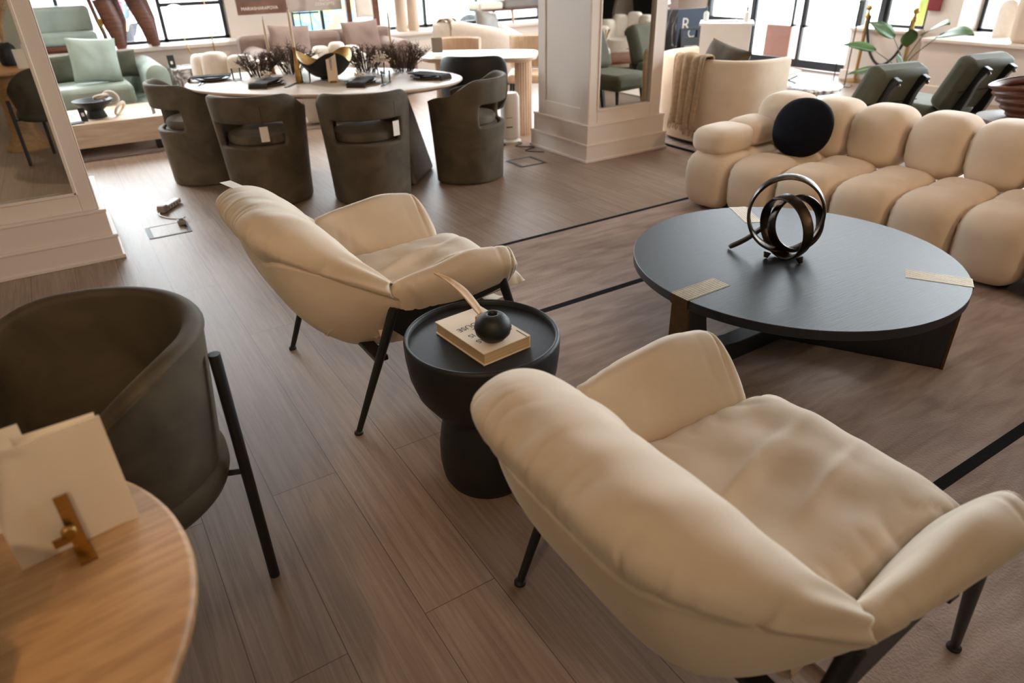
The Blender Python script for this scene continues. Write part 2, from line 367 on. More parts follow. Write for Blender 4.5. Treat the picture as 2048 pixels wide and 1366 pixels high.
# window ledges: deep white display platforms
g = G(); g.box(*slab(-4.0, 2.2, 9.98, 10.45, 0, .63)); g.box(*slab(-4.0, 2.22, 9.94, 10.45, .63, .675))
struct(g.build('trim_1', 'white', flat=True, bevel=.006))
g = G(); g.box(*slab(3.0, 8.3, 9.9, 10.45, 0, .575)); g.box(*slab(2.98, 8.32, 9.86, 10.45, .575, .615))
struct(g.build('trim_2', 'white', flat=True, bevel=.006))
g = G(); g.box(*slab(8.62, 9.7, .45, 4.72, 0, .58)); g.box(*slab(8.58, 9.7, .45, 4.72, .58, .615)); g.box(*slab(8.6, 8.64, .45, 4.72, 0, .12))
struct(g.build('trim_3', 'white', flat=True, bevel=.006))
g = G(); g.box(*slab(9.0, XR, 5.12, 5.9, 0, .6)); g.box(*slab(8.97, XR, 5.1, 5.92, .6, .635)); g.box(*slab(8.96, 9.0, 5.1, 5.92, 0, .12))
struct(g.build('trim_4', 'white', flat=True, bevel=.006))

def window(n, x0, x1, z0, z1, bars, y=None, x=None, hb=None):
    """frame of black bars plus one pane; along X at y, or along Y at x"""
    g = G(); p = G()
    def bx(a0, a1, b0, b1, t=.05):
        if y is not None: return slab(a0, a1, y - t / 2, y + t / 2, b0, b1)
        return slab(x - t / 2, x + t / 2, a0, a1, b0, b1)
    w = .045
    for b in bars: g.box(*bx(b - w / 2, b + w / 2, z0, z1))
    g.box(*bx(x0, x1, z0, z0 + w)); g.box(*bx(x0, x1, z1 - w, z1))
    for h0, h1, hz in (hb or []): g.box(*bx(h0, h1, hz - w / 2, hz + w / 2, .045))
    fr = g.build('window_%d' % n, 'darkframe', flat=True); struct(fr)
    p.box(*bx(x0, x1, z0, z1, .008)); p.build('window_pane', 'glass', fr, flat=True)
window(1, -2.15, 2.15, .66, 3.5, [-2.12, -.9, .25, 1.36, 2.12], y=YB + .05, hb=[(1.36, 2.15, 1.1)])
window(2, 3.0, 8.2, .61, 3.5, [3.03, 3.46, 5.08, 6.0, 7.2, 8.17], y=YB + .05, hb=[(3.03, 3.46, 2.2)])
window(3, .5, 4.72, .6, 3.5, [.52, 2.0, 3.4, 4.7], x=9.8)
window(4, 5.12, 5.7, .62, 3.5, [5.15, 5.68], x=XR + .08)
# shop front door: black frame, two glass leaves with long pull handles
g = G()
for a in (8.72, 7.82, 6.02, 5.73): g.box(*slab(XR + .02, XR + .1, a - .035, a + .035, 0, 3.5))
g.box(*slab(XR + .02, XR + .1, 5.7, 8.75, 3.43, 3.5)); g.box(*slab(XR + .02, XR + .1, 5.7, 8.75, 2.93, 3.0)); g.box(*slab(XR + .02, XR + .1, 7.8, 8.75, .55, .62)); g.box(*slab(XR + .02, XR + .1, 7.8, 8.75, 0, .08))
dr = struct(g.build('door_1', 'darkframe', flat=True))
g = G(); g.box(*slab(XR + .056, XR + .064, 5.73, 8.72, 3.0, 3.43)); g.box(*slab(XR + .056, XR + .064, 7.82, 8.72, .08, 2.93)); g.build('side_pane', 'glass', dr, flat=True)
for a0, a1 in ((6.06, 6.915), (6.925, 7.79)):
    g = G(); g.box(*slab(XR + .035, XR + .085, a0, a1, .01, .12)); g.box(*slab(XR + .035, XR + .085, a0, a1, 2.85, 2.93))
    g.box(*slab(XR + .035, XR + .085, a0, a0 + .02, .12, 2.85)); g.box(*slab(XR + .035, XR + .085, a1 - .02, a1, .12, 2.85))
    lf = g.build('door_leaf', 'darkframe', dr, flat=True)
    G().box(*slab(XR + .056, XR + .064, a0 + .02, a1 - .02, .12, 2.85)).build('door_pane', 'glass', lf, flat=True)
    yy = a1 - .1 if a0 < 6.5 else a0 + .1
    g = G(); g.box(*slab(XR - .05, XR - .02, yy - .018, yy + .018, .56, 1.9)); g.box(*slab(XR - .05, XR + .05, yy - .018, yy + .018, .56, .59)); g.box(*slab(XR - .05, XR + .05, yy - .018, yy + .018, 1.87, 1.9))
    g.build('pull_handle', 'darkframe', lf, flat=True)

# two panelled columns with stepped bases; mirrors are framed in their fronts
def column(n, x0, x1, y0, y1, mx, mt=0):
    g = G()
    for z0, z1, d in ((0, .147, 0), (.147, .3, .02)):
        g.box(*slab(x0 + d, x1 - d, y0 + d, y1 - d, z0, z1)); g.box(*slab(x0 + d - .005, x1 - d + .005, y0 + d - .005, y1 - d + .005, z1 - .014, z1 + .003))
    g.box(*slab(x0 - .012, x1 + .012, y0 - .012, y1 + .012, 0, .022))
    d = .055; X0, X1, Y0, Y1 = x0 + d, x1 - d, y0 + d, y1 - d
    # shaft with a recess for the mirror (front) and a shallow panel on each side
    g.box(*slab(X0, X1, Y0 + .04, Y1, .3, ZH))
    a0, a1, zb = mx
    g.box(*slab(X0, a0, Y0, Y0 + .045, .3, ZH)); g.box(*slab(a1, X1, Y0, Y0 + .045, .3, ZH)); g.box(*slab(a0, a1, Y0, Y0 + .045, .3, zb)); g.box(*slab(a0, a1, Y0, Y0 + .045, 2.6, ZH))
    for X in (X0 - .008, X1):
        for u0, u1, w0, w1 in ((Y0 + .0, Y0 + .11, .3, ZH), (Y1 - .11, Y1, .3, ZH), (Y0 + .11, Y1 - .11, .3, .42), (Y0 + .11, Y1 - .11, 2.6, ZH)):
            g.box(*slab(X, X + .008, u0, u1, w0, w1))
    o = struct(g.build('wall_column_%d' % n, 'white', flat=True, bevel=.004))
    f = G(); w = .014
    f.box(*slab(a0 - .004, a0 + w, Y0 - .006, Y0 + .03, zb, 2.6)); f.box(*slab(a1 - w, a1 + .004, Y0 - .006, Y0 + .03, zb, 2.6))
    f.box(*slab(a0, a1, Y0 - .006, Y0 + .03, zb - .004, zb + w)); f.box(*slab(a0, a1, Y0 - .006, Y0 + .03, 2.6 - w, 2.6))
    f.build('mirror_bead', 'white', o, flat=True, bevel=.003)
    G().box((0, 0, 0), (a1 - a0 - .004, .006, 2.6 - zb)).build('mirror_pane', 'mirror', o, ((a0 + a1) / 2, Y0 + .028, (2.6 + zb) / 2), (0, 0, R(mt)), flat=True)
column(1, -.85, .05, 4.56, 5.46, (-.72, -.085, .40), -.6)
column(2, 3.6, 4.5, 4.56, 5.40, (3.745, 4.335, .40))
g = G(); g.box(*slab(9.26, 9.3, 5.0, 5.12, 0, .12)); struct(g.build('baseboard_right', 'white', flat=True))

# outside: pavement, street and a pale facade opposite
struct(G().box((5, 17, -.2), (60, 12.6, .1)).build('ground_street', 'street', flat=True))
struct(G().box((20, 3, -.2), (20, 15.4, .1)).build('ground_pavement', 'street', flat=True))
g = G().box((5, 23, 2.2), (60, .5, 4.8))
for x in range(-20, 30, 3): g.box((x, 22.72, 2.0), (1.7, .1, 2.2))
struct(g.build('wall_facade', 'facade', flat=True))
g = G()
for i in range(4): g.box((13.6 + .35 * i, 7, -.1 + .14 * i), (.36, 6, .14))
struct(g.build('trim_5', 'street', flat=True))
o = G().box((10.15, 7.75, .18), (.5, .5, .66)).build('planter_block', 'granite', flat=True, bevel=.02); tag(o, 'pink granite block standing outside the glass shop door', 'block')

# rugs
g = G(); xs = (1.18, 4.72)
ys = [(-.22, -.17, 1), (-.17, .69, 0), (.69, .73, 1), (.73, 2.462, 0), (2.462, 2.505, 1), (2.505, 3.335, 0), (3.335, 3.37, 1)]
for a, b, k in ys:
    g.cur = k; g.box(*slab(xs[0], xs[1], a, b, .001, .012))
o = g.build('area_rug', ['rug', 'rugblack'], flat=True); tag(o, 'taupe rug with thin black stripes under the round black coffee table', 'rug')
g = G(); g.box(*slab(-1.9, 3.3, 7.38, 9.7, .001, .012)); g.cur = 1; g.box(*slab(-1.9, 3.3, 7.355, 7.38, .001, .0125))
o = g.build('area_rug', ['palerug', 'rug'], flat=True); tag(o, 'pale wool rug under the sage green and mauve sofas', 'rug')
g = G(); g.cur = 1
g.box(*slab(4.56, 6.6, 3.96, 3.99, .001, .012)); g.box(*slab(4.56, 4.59, 3.99, 5.07, .001, .012)); g.cur = 0; g.box(*slab(4.59, 6.6, 3.99, 5.07, .001, .0115))
o = g.build('area_rug', ['rug', 'rugblack'], flat=True); tag(o, 'black edged rug under the beige barrel sofa', 'rug')
o = G().box(*slab(6.0, 8.2, .6, 3.0, .001, .012)).build('area_rug', 'palerug', flat=True); tag(o, 'pale patterned rug under the low red walnut table', 'rug')

# ------------------------------------------------------------------ cream lounge chairs
def lounge_chair(loc, rz, label):
    t = thing('lounge_chair', label, 'armchair', loc, rz, 'cream lounge chairs')
    EX = 5.0
    def sect(C, S, n, tt, pad=False):
        C = crom(C, n); S = crom(S, n); s = abs(tt); w = s ** EX
        P = [np.array((c[0] + (q[0] - c[0]) * w, math.copysign(s, tt) * q[1], c[1] + (q[2] - c[1]) * w)) for c, q in zip(C, S)]
        k = min(1, max(0, (s - .35) / .5)); k = k * k * (3 - 2 * k); lift = np.array((-.035, 0, .085)) * k * (1 - w)
        m = max(1, int(n * (.22 if pad else .30)))
        for i in range(m): P[i] = P[i] + lift * ((1 - i / m) if pad else (1 - i / m) ** 1.5)
        return P
    # padded back
    C = [(-.550, .655), (-.592, .72), (-.603, .79), (-.535, .832), (-.43, .81), (-.325, .72), (-.245, .61), (-.185, .49), (-.14, .39)]
    S = [(-.17, .42, .505), (-.205, .437, .53), (-.225, .437, .56), (-.215, .42, .585), (-.195, .39, .575), (-.175, .37, .53), (-.155, .355, .48), (-.14, .34, .42), (-.13, .33, .37)]
    nt_, ns = 221, 70; rows = []
    for i in range(nt_):
        tt = -1 + 2 * i / (nt_ - 1); tt = math.sin(tt * math.pi / 2) * .55 + tt * .45
        sec = sect(C, S, ns, tt, True); row = []
        for j, p in enumerate(sec):
            v = j / (ns - 1)
            f = math.exp(-((v - .07) / .19) ** 2)             # gathers along the seam
            d = -.030 * f * (1 - abs(math.sin(tt * 27 + 3 * nz(tt * 6, 1) + 5 * v + 2 * nz(tt * 9, v * 4, 5)))) ** 1.7 * min(1, max(.12, .5 + 1.5 * nz(tt * 4.3, 7)))
            d += .010 * nz(tt * 5, v * 5, 3) * math.sin(math.pi * v)
            pin = max(0, (abs(tt) - .86) / .14)
            d += .006 * pin * math.sin(v * 40 + tt * 20)
            c = Vector((-.4, p[1] * .8, .6)); q = Vector(p); row.append(q + (q - c).normalized() * d)
        rows.append(row)
    # inner closing sheet behind the pad
    for r in rows: r.append((Vector(r[0]) + Vector(r[-1])) / 2 + Vector((.02, 0, -.02)))
    G().grid(rows, cv=True, cap=True).build('back_cushion', 'cream', t, angle=80)
    # smooth outer shell running under the seat
    C = [(-.543, .66), (-.515, .55), (-.455, .425), (-.365, .32), (-.25, .25), (.02, .215), (.36, .27)]
    S = [(-.175, .412, .512), (-.17, .405, .485), (-.14, .385, .45), (-.08, .35, .40), (.02, .315, .345), (.2, .30, .30), (.36, .30, .32)]
    rows = []
    for i in range(65):
        tt = -1 + 2 * i / 64; tt = math.sin(tt * math.pi / 2) * .55 + tt * .45
        rows.append(sect(C, S, 40, tt))
    sh = G().grid(rows).build('outer_shell', 'cream', t, angle=80, solid=.03, soff=0)
    tb = G()
    for sg in (-1,):
        pts = [sect(C, S, 40, tt)[26 - int(16 * abs(tt))] for tt in [k / 20 for k in range(-20, 21)]]
        tb.tube([Vector(p) + Vector((-.012, 0, -.012)) for p in pts], .0035, 6)
    tb.build('seam', 'cream', sh)
    # arms: padded wings that lap over the frame
    A = [(-.01, [(-.2, .33, .37), (-.2, .35, .47), (-.21, .385, .56), (-.205, .43, .56), (-.19, .425, .50), (-.19, .37, .38)]),
         (.3, [(-.05, .315, .37), (-.05, .345, .48), (-.055, .395, .59), (-.055, .447, .575), (-.05, .442, .505), (-.05, .38, .40)]),
         (.65, [(.12, .29, .375), (.12, .33, .49), (.115, .39, .612), (.115, .458, .595), (.12, .462, .522), (.12, .39, .42)]),
         (.9, [(.27, .275, .375), (.265, .32, .49), (.25, .39, .60), (.24, .46, .585), (.24, .467, .528), (.26, .38, .43)]),
         (1.0, [(.37, .28, .39), (.355, .325, .485), (.32, .39, .58), (.30, .455, .568), (.305, .46, .532), (.34, .37, .44)])]
    keys = [a for a, _ in A]
    for sg in (1, -1):
        rows = []; na, nc = 56, 48
        prof = []
        for _, P in A:
            P2 = P + P[:1]; prof.append(crom([P[-1]] + P2 + [P[1]], 8 * nc)[int(8 * nc / 8 * 1):int(8 * nc / 8 * 7)][::8])
        prof = np.array(prof); along = crom(prof.reshape(len(A), -1), 4 * na + 1).reshape(4 * na + 1, -1, 3)
        along = along[::4]
        for i, sec in enumerate(along):
            a = i / (len(along) - 1); cen = sec.mean(0); k = 1.0
            if a > .86: k = max(.05, 1 - ((a - .86) / .14) ** 2.6) ** .5
            if a < .05: k = .55 + .45 * (a / .05) ** .6
            row = []
            for j, p in enumerate(sec):
                q = cen + (p - cen) * k
                d = -.028 * (1 - abs(math.sin(a * 30 + 4 * nz(a * 5, j * .08, sg)))) ** 2.5 * max(0, abs(a - .5) * 2 - .25) * max(0, .5 + 1.2 * nz(j * .11, a * 3))
                d += .005 * nz(a * 5, j * .16, sg * 3)
                q = q + (p - cen) / (np.linalg.norm(p - cen) + 1e-6) * d
                row.append((q[0], sg * q[1], q[2]))
            rows.append(row)
        G().grid(rows, cv=True, cap=True).build('arm_cushion', 'cream', t, angle=80)
    # seat cushion with soft creases
    top, bot = [], []
    n, m = 60, 50
    for i in range(n + 1):
        u = i / n; ru, rb_ = [], []
        for j in range(m + 1):
            v = -1 + 2 * j / m; y = v * (.335 - .04 * u)
            x = -.235 + .675 * u
            e = max(0, 1 - abs(v) ** 5) ** .5 * (max(0, 1 - max(0, (u - .8) / .2) ** 2.2) ** .5 if u > .8 else 1)
            z = .345 + .03 * u + .085 * e - .018 * math.exp(-((u - .3) / .25) ** 2 - (v / .5) ** 2)
            cr_ = .036 * math.exp(-((v - .12 - .5 * (u - .4)) / .07) ** 2) * math.exp(-((u - .45) / .28) ** 2)
            cr_ += .026 * math.exp(-((v + .34 - .5 * (u - .5)) / .06) ** 2) * math.exp(-((u - .6) / .22) ** 2)
            z += cr_ * .9 + .011 * nz(u * 5, v * 2.6, 2) + -.010 * (1 - abs(math.sin(u * 24 + 4 * nz(u * 3, v * 3)))) ** 2 * max(0, abs(v) - .6) * 2.5
            ru.append((x, y, z)); rb_.append((x - .01, y, .345 + .03 * u - .03 * e))
        top.append(ru); bot.append(rb_)
    g = G(); g.grid(top); g.grid(bot); g.build('seat_cushion', 'cream', t, angle=80)
    # black steel frame
    for sg in (1, -1):
        poly = [(-.222, .405), (-.20, .49), (.0, .50), (.245, .515), (.268, .44), (.19, .425), (0, .39), (-.165, .345)]
        T = Matrix(((1, 0, 0, 0), (0, 0, -1, sg * .405 + .006), (0, 1, 0, 0), (0, 0, 0, 1)))
        G().prism(poly, .012, T).build('side_plate', 'black', t, bevel=.002)
        for a, b, r0, r1 in (((-.195, .405, .48), (-.39, .39, .0), .020, .011), ((.245, .405, .50), (.40, .39, .0125), .020, .011)):
            pts = [(a[0] + (b[0] - a[0]) * k, sg * (a[1] + (b[1] - a[1]) * k), a[2] + (b[2] + .008 - a[2]) * k) for k in (0, .25, .5, .75, 1)]
            lg = G().tube(pts, [r0 + (r1 - r0) * k for k in (0, .25, .5, .75, 1)], 14).build('leg', 'black', t)
            G().lathe([(.014, 0), (.017, .003), (.017, .010), (.010, .016)], 16, Matrix.Translation((b[0], sg * b[1], b[2]))).build('foot_pad', 'matteblack', lg)
    G().box((-.262, 0, .285), (.05, .79, .022)).build('rear_rail', 'black', t, bevel=.004)
    G().box((.22, 0, .33), (.04, .80, .025)).build('front_rail', 'black', t, bevel=.004)
    return t
ch1 = lounge_chair((.97, 2.46, 0), R(1.2), 'cream lounge chair between the black side table and the oval dining table')
ch2 = dup(ch1, (1.10, .75, .0), R(0), 'cream lounge chair nearest the camera, in front of the black side table', 'cream lounge chairs')
g = G().box((0, 0, 0), (.13, .045, .0015)); o = g.build('price_tag', 'paper', ch1, (-.515, .20, .830), (R(-4), R(6), R(-70)))

# ------------------------------------------------------------------ black side table and the things on it
SX, SY = .881, 1.602
t = thing('side_table', 'round matte black hourglass side table between the two cream lounge chairs', 'side table', (SX, SY, 0))
G().lathe([(.12, .0), (.137, .004), (.150, .03), (.158, .09), (.157, .15), (.147, .215), (.135, .26), (.130, .282)], 64).build('pedestal', 'matteblack', t, angle=60)
G().lathe([(.120, .282), (.142, .288), (.178, .318), (.212, .37), (.231, .43), (.2385, .495), (.2395, .538), (.237, .547), (.232, .55), (.227, .5485), (.225, .542), (.2235, .532)], 72).build('bowl_top', 'matteblack', t, angle=60)
G().lathe([(.05, .5315), (.2225, .5315), (.2235, .534), (.05, .5345)], 72).build('tray_surface', 'matteblack', t, angle=60)
ZT = .5345
# book: corners measured on the table
bk = thing('book', 'cream hardback book lying on the black side table', 'book', (.872, 1.584, ZT + .001), R(5.5))
W, D = .170, .255
G().box((0, 0, .0015), (W, D, .003)).build('lower_cover', 'card', bk, flat=True)
G().box((0, 0, .0385), (W, D, .003)).build('upper_cover', 'card', bk, flat=True)
G().box((.001, 0, .02), (W - .007, D - .006, .0345)).build('page_block', 'pages', bk, flat=True)
G().box((W / 2 - .0015, 0, .02), (.003, D, .034)).build('spine', 'card', bk, flat=True)
G().box((.073, -D / 2 + .026, .0402), (.003, .05, .0006)).build('spine_line', 'ink', bk, flat=True)
for s_, x_, y_, k_ in (('HOUSE', -.018, .034, .030), ('LE', -.012, .004, .028), ('IS', -.050, -.020, .028), ('AS', -.045, -.060, .028), ('L', .062, -.056, .026)):
    text(s_, k_, 'ink', bk, (x_, y_ + .01, .0402), (0, 0, R(184)), depth=.0002)
v = G().lathe([(.018, 0), (.034, .006), (.050, .024), (.0545, .043), (.050, .062), (.036, .078), (.020, .0855), (.015, .084), (.014, .076)], 48)
o = v.build('bud_vase', 'matteblack', None, (.866, 1.506, ZT + .041), angle=70); tag(o, 'squat round matte black bud vase standing on the cream book', 'vase')
pts = [(.905, 1.63, ZT + .045), (.89, 1.65, ZT + .08), (.865, 1.675, ZT + .125), (.832, 1.70, ZT + .162), (.795, 1.722, ZT + .19)]
lf = G(); rows = []
for k, p in enumerate(crom(pts, 22)):
    w = [.011, .02, .021, .012, .002]; ww = np.interp(k / 21, [0, .2, .5, .8, 1], w)
    rows.append([(p[0] + ww * s_ * .75, p[1] + ww * s_ * .55, p[2] + .006 * s_ * s_) for s_ in (-1, -.5, 0, .5, 1)])
fo = thing('feather_ornament', 'brown feather on a small amber block standing on the cream book', 'ornament', (0, 0, 0))
lf.grid(rows).build('feather', 'wine', fo, solid=.003, soff=0)
G().box((.895, 1.62, ZT + .0525), (.035, .03, .022), rz=R(30)).build('block', 'cork', fo, flat=True, bevel=.002)

# ------------------------------------------------------------------ round black coffee table
CX, CY, CR, CZ = 2.469, 1.682, .673, .39
t = thing('coffee_table', 'round black oak coffee table with pale metal inlays on the striped rug', 'coffee table', (CX, CY, .012))
z0 = CZ - .012
G().lathe([(.02, z0 - .038), (CR - .002, z0 - .038), (CR, z0 - .036), (CR, z0 - .002), (CR - .002, z0), (.02, z0)], 144).build('tabletop', 'blackwood', t, angle=20)
for ang in (R(181), R(301), R(61)):
    T = Matrix.Rotation(ang, 4, 'Z') @ Matrix(((1, 0, 0, 0), (0, 0, -1, .045), (0, 1, 0, 0), (0, 0, 0, 1)))
    zt = z0 - .039
    poly = [(.0, .0), (.0, .088), (.20, .082), (.32, .082), (.41, .092), (.475, .118), (.518, .16), (.54, .21), (.55, .26), (.552, zt), (.660, zt), (.652, 0)]
    G().prism(poly, .09, T).build('leg', 'blackwood', t, bevel=.006)
    Tz = Matrix.Rotation(ang, 4, 'Z')
    g = G(); g.box((.556, 0, z0 + .0006), (.235, .088, .0012), Tz); il = g.build('inlay', 'paleb', t, flat=True)
    g = G()
    for k in range(8): g.box((.556, -.0385 + .011 * k, z0 + .0014), (.233, .0022, .0008), Tz)
    g.build('inlay_groove', 'bronze', il, flat=True)
    g = G(); g.box((CR + .0005, 0, z0 - .019), (.003, .088, .039), Tz); g.box((.658, 0, .168), (.012, .09, .336), Tz @ Matrix.Translation((.0, 0, 0)))
    g.build('leg_facing', 'legbrass', t, flat=True)
# ring sculpture: looping ribbon of dark bronze on small feet
def ring(g, c, r, tilt, yaw, w=.011, th=.006, ov=1.0, a0=0, a1=360, twist=0, closed=True):
    T = Matrix.Translation(Vector(c)) @ Matrix.Rotation(yaw, 4, 'Z') @ Matrix.Rotation(tilt, 4, 'X')
    n = 72; rows = []; m = n if closed else n + 1
    for i in range(m):
        a = R(a0 + (a1 - a0) * i / n); rad = Vector((math.cos(a), 0, math.sin(a) * ov)); tw = twist * math.sin(a * 1.0 + .6)
        ctr = rad * r; ax = Vector((0, 1, 0)) * math.cos(tw) + rad * math.sin(tw); nr = rad * math.cos(tw) - Vector((0, 1, 0)) * math.sin(tw)
        rows.append([T @ (ctr + ax * w * spow(math.cos(b), .7) + nr * th * spow(math.sin(b), .7)) for b in [2 * math.pi * k / 10 for k in range(10)]])
    g.grid(rows, cu=closed, cv=True, cap=not closed)
t = thing('ring_sculpture', 'dark bronze sculpture of looping rings standing on the coffee table', 'sculpture', (2.44, 1.757, CZ + .0015))
yw = R(-33)   # ring planes are built across the local x axis
g = G(); ring(g, (.045, .0, .168), .158, R(-14), R(-36), .023, .0075, .98, twist=.5); g.build('large_loop', 'bronze', t)
g = G(); ring(g, (-.02, -.055, .138), .128, R(5), R(-100), .023, .0075, 1.0, twist=.35); g.build('front_loop', 'bronze', t)
g = G(); ring(g, (.075, -.035, .126), .114, R(-16), R(-22), .023, .0075, 1.0, twist=-.35); g.build('inner_loop', 'bronze', t)
g = G(); g.tube(crom([(.04, .05, .14), (-.01, .08, .085), (-.06, .11, .04), (-.115, .145, .006)], 16), [.013] * 15 + [.010], 10, flat=(1.5, .6)); g.build('tail', 'bronze', t)
for x, y in ((-.065, -.02), (-.005, -.135)): G().tube([(x, y, .024), (x * 1.15, y * 1.1, .003)], [.016, .009], 10).build('foot', 'bronze', t)

# ------------------------------------------------------------------ cream channel sofa, separate modules
LW = .336
def lobe(g, cx, cy, cz, rx, ry, rz_, e1=.55, e2=.5, wr=1):
    nu, nv = 28, 40; rows = []
    for i in range(nu + 1):
        a = -math.pi / 2 + math.pi * min(max(i / nu, 2e-3), 1 - 2e-3); row = []
        for j in range(nv):
            b = 2 * math.pi * j / nv
            p = Vector((rx * spow(math.cos(a), e1) * spow(math.cos(b), e2), ry * spow(math.cos(a), e1) * spow(math.sin(b), e2), rz_ * spow(math.sin(a), e1)))
            sd = abs(p.y) / ry
            d = 1 + wr * .026 * max(0, sd - .72) * 3.5 * math.sin(p.x * 90 + p.z * 90 + 3 * nz(cy * 9, p.x * 8)) + .012 * nz(p.x * 5 + cy * 7, p.y * 5, p.z * 5 + cx)
            row.append((cx + p.x * d, cy + p.y * d, cz + p.z * d))
        rows.append(row)
    g.grid(rows, cv=True, cap=True)
def module(i, label, arm=False):
    ox, oy = 3.475 + .135 * i * 1.01, 2.775 - 1.01 * i
    t = thing('sofa_module', label, 'sofa', (ox, oy, .012), R(7.5), 'cream channel tufted sofa modules')
    g = G()
    for k in (-1, 0, 1):
        y = -k * LW
        lobe(g, .19, y, .205, .215, LW * .53, .195, .62, .6); lobe(g, .52, y, .215, .21, LW * .53, .165, .6, .58)
    g.build('seat', 'boucle', t, angle=80)
    G().box((.42, 0, .05), (.66, .92, .07)).build('plinth', 'matteblack', t, flat=True, bevel=.01)
    g = G()
    for k in ((-1, 0, 1)): lobe(g, .80, -k * LW * .985 - .09, .495, .20, LW * .535, .19, .66, .66)
    g.build('backrest', 'boucle', t, angle=80)
    if arm:
        g = G()
        lobe(g, .21, LW * 1.05, .452, .205, .145, .088, .62, .6); lobe(g, .55, LW * 1.05, .455, .19, .14, .088, .62, .6)
        g.build('armrest', 'boucle', t, angle=80)
    return t
module(0, 'cream tufted sofa section with an armrest and the round navy cushion', True)
module(1, 'cream tufted armless sofa section to the right of the section with the armrest')
module(2, 'cream tufted sofa section cut off by the right edge of the photo')
o = G().sell((0, 0, 0), (.185, .085, .185), .9, 1, 28, 40).build('round_cushion', 'navy', None, (3.95, 2.79, .55), (R(0), R(0), R(80)), angle=80)
o.rotation_euler = Euler((R(-22), 0, R(-72))); tag(o, 'round midnight navy velvet cushion leaning on the cream sofa back', 'cushion')

# ------------------------------------------------------------------ olive velvet barrel dining chairs
def barrel_chair(loc, rz, label):
    t = thing('dining_chair', label, 'dining chair', loc, rz, 'olive barrel dining chairs')
    def rad(z): return .284 + .050 * min(1, z / .76) ** 1.3
    def H(a):
        a = abs(a); k = min(1, max(0, (a - 54) / 46)); k = k * k * (3 - 2 * k); return .775 - .122 * k
    ph = [-132, -128, -118, -105, -92, -80, -68, -58, -51, -46, -36, -24, -12, 0]; ph = ph + [-p for p in ph[-2::-1]]
    zr = [0.006, .02, .12, .24, .36, .415, .435, .595, .615, .66, .72, 1.0]
    vs_, idx, fs = [], {}, []
    for i, a in enumerate(ph):
        for j, z in enumerate(zr):
            h = H(a); zz = z
            if j > 7: zz = .595 + (h - .595) * [.0, .0, .0, .0, .0, .0, .0, .0, .14, .45, .78, 1][j]
            r = rad(zz)
            if abs(a) > 100 and j >= 8: zz -= .05 * ((abs(a) - 100) / 32) ** 2.5 * (zz - .595) / (h - .595) * .8
            idx[i, j] = len(vs_); vs_.append((r * math.sin(R(a)), -r * math.cos(R(a)), zz))
    for i in range(len(ph) - 1):
        for j in range(len(zr) - 1):
            if j == 6 and abs(ph[i]) <= 51 and abs(ph[i + 1]) <= 51: continue
            fs.append((idx[i, j], idx[i + 1, j], idx[i + 1, j + 1], idx[i, j + 1]))
    g = G(); g.add(vs_, fs)
    g.build('barrel_shell', 'olive', t, solid=.042, sub=2, angle=180)
    G().lathe([(.02, .01), (.245, .01), (.250, .02), (.252, .40), (.245, .43), (.02, .44)], 48).build('seat_base', 'olive', t, (0, .0, 0))
    G().lathe([(.01, .43), (.225, .43), (.243, .445), (.245, .475), (.232, .495), (.16, .505), (.01, .508)], 48).build('seat_cushion', 'olive', t, (0, .01, 0))
    return t
g_ = 'olive barrel dining chairs'
dc = barrel_chair((1.79, 4.83, 0), R(-20), 'olive velvet barrel chair with its back opening facing the camera squarely')
dcs = [dc]
for x, y, az, lb in ((1.155, 5.22, 33, 'olive velvet barrel chair with a white tag, second from the left at the oval table'),
                     (2.615, 4.84, -42, 'olive velvet barrel chair at the right end of the oval table'),
                     (.87, 6.09, 80, 'olive velvet barrel chair at the left end of the oval table')):
    dcs.append(dup(dc, (x, y, 0), R(-az), lb))
for c, a, z in ((dcs[0], 38, .53), (dcs[1], 22, .53), (dcs[3], -40, .57)):
    G().box((.331 * math.sin(R(a)), -.331 * math.cos(R(a)), z), (.055, .002, .10), rz=R(a)).build('price_tag', 'paper', c, flat=True)
    G().tube([(.329 * math.sin(R(a)), -.329 * math.cos(R(a)), z + .05), (.334 * math.sin(R(a)), -.334 * math.cos(R(a)), z + .18)], .0015, 5).build('tag_cord', 'ink', c)

# ------------------------------------------------------------------ oval dining table and its setting
DT = R(-40.9); TX, TY = 1.755, 5.521
t = thing('dining_table', 'oval cream dining table set for dinner among the olive barrel chairs', 'dining table', (TX, TY, 0), DT)
def oval(a, b, z, n=96, p=2.15): return [(a * spow(math.cos(2 * math.pi * k / n), 2 / p), b * spow(math.sin(2 * math.pi * k / n), 2 / p), z) for k in range(n)]
G().grid([oval(.86, .44, .685), oval(.99, .56, .70), oval(1.075, .64, .722), oval(1.088, .65, .734), oval(1.086, .648, .741), oval(1.078, .640, .744)], cv=True, cap=True).build('tabletop', 'stone', t, angle=60)
for sg in (1, -1):
    rows = [[(sg * (.52 + .13 * (1 - z / .69)) + dx * (.075 + .03 * (1 - z / .69)), dy * (.16 + .11 * (1 - z / .69)), z) for dx, dy in ((-1, -1), (1, -1), (1, 1), (-1, 1))] for z in (0, .35, .69)]
    G().grid(rows, cv=True, cap=True).build('pedestal', 'plate', t, flat=True, bevel=.03)
ZD = .745
def place_setting(x, y, a, lb, flower=False):
    t = thing('dinner_plate', lb, 'plate', (x, y, ZD), R(a), 'dinner plates on the oval table')
    G().lathe([(.02, .0), (.095, .002), (.135, .014), (.137, .018), (.09, .008), (.02, .007)], 40).build('charger', 'plate', t)
    G().lathe([(.02, .012), (.07, .013), (.10, .022), (.102, .026), (.07, .018), (.02, .016)], 40).build('salad_plate', 'plate', t)
    return t
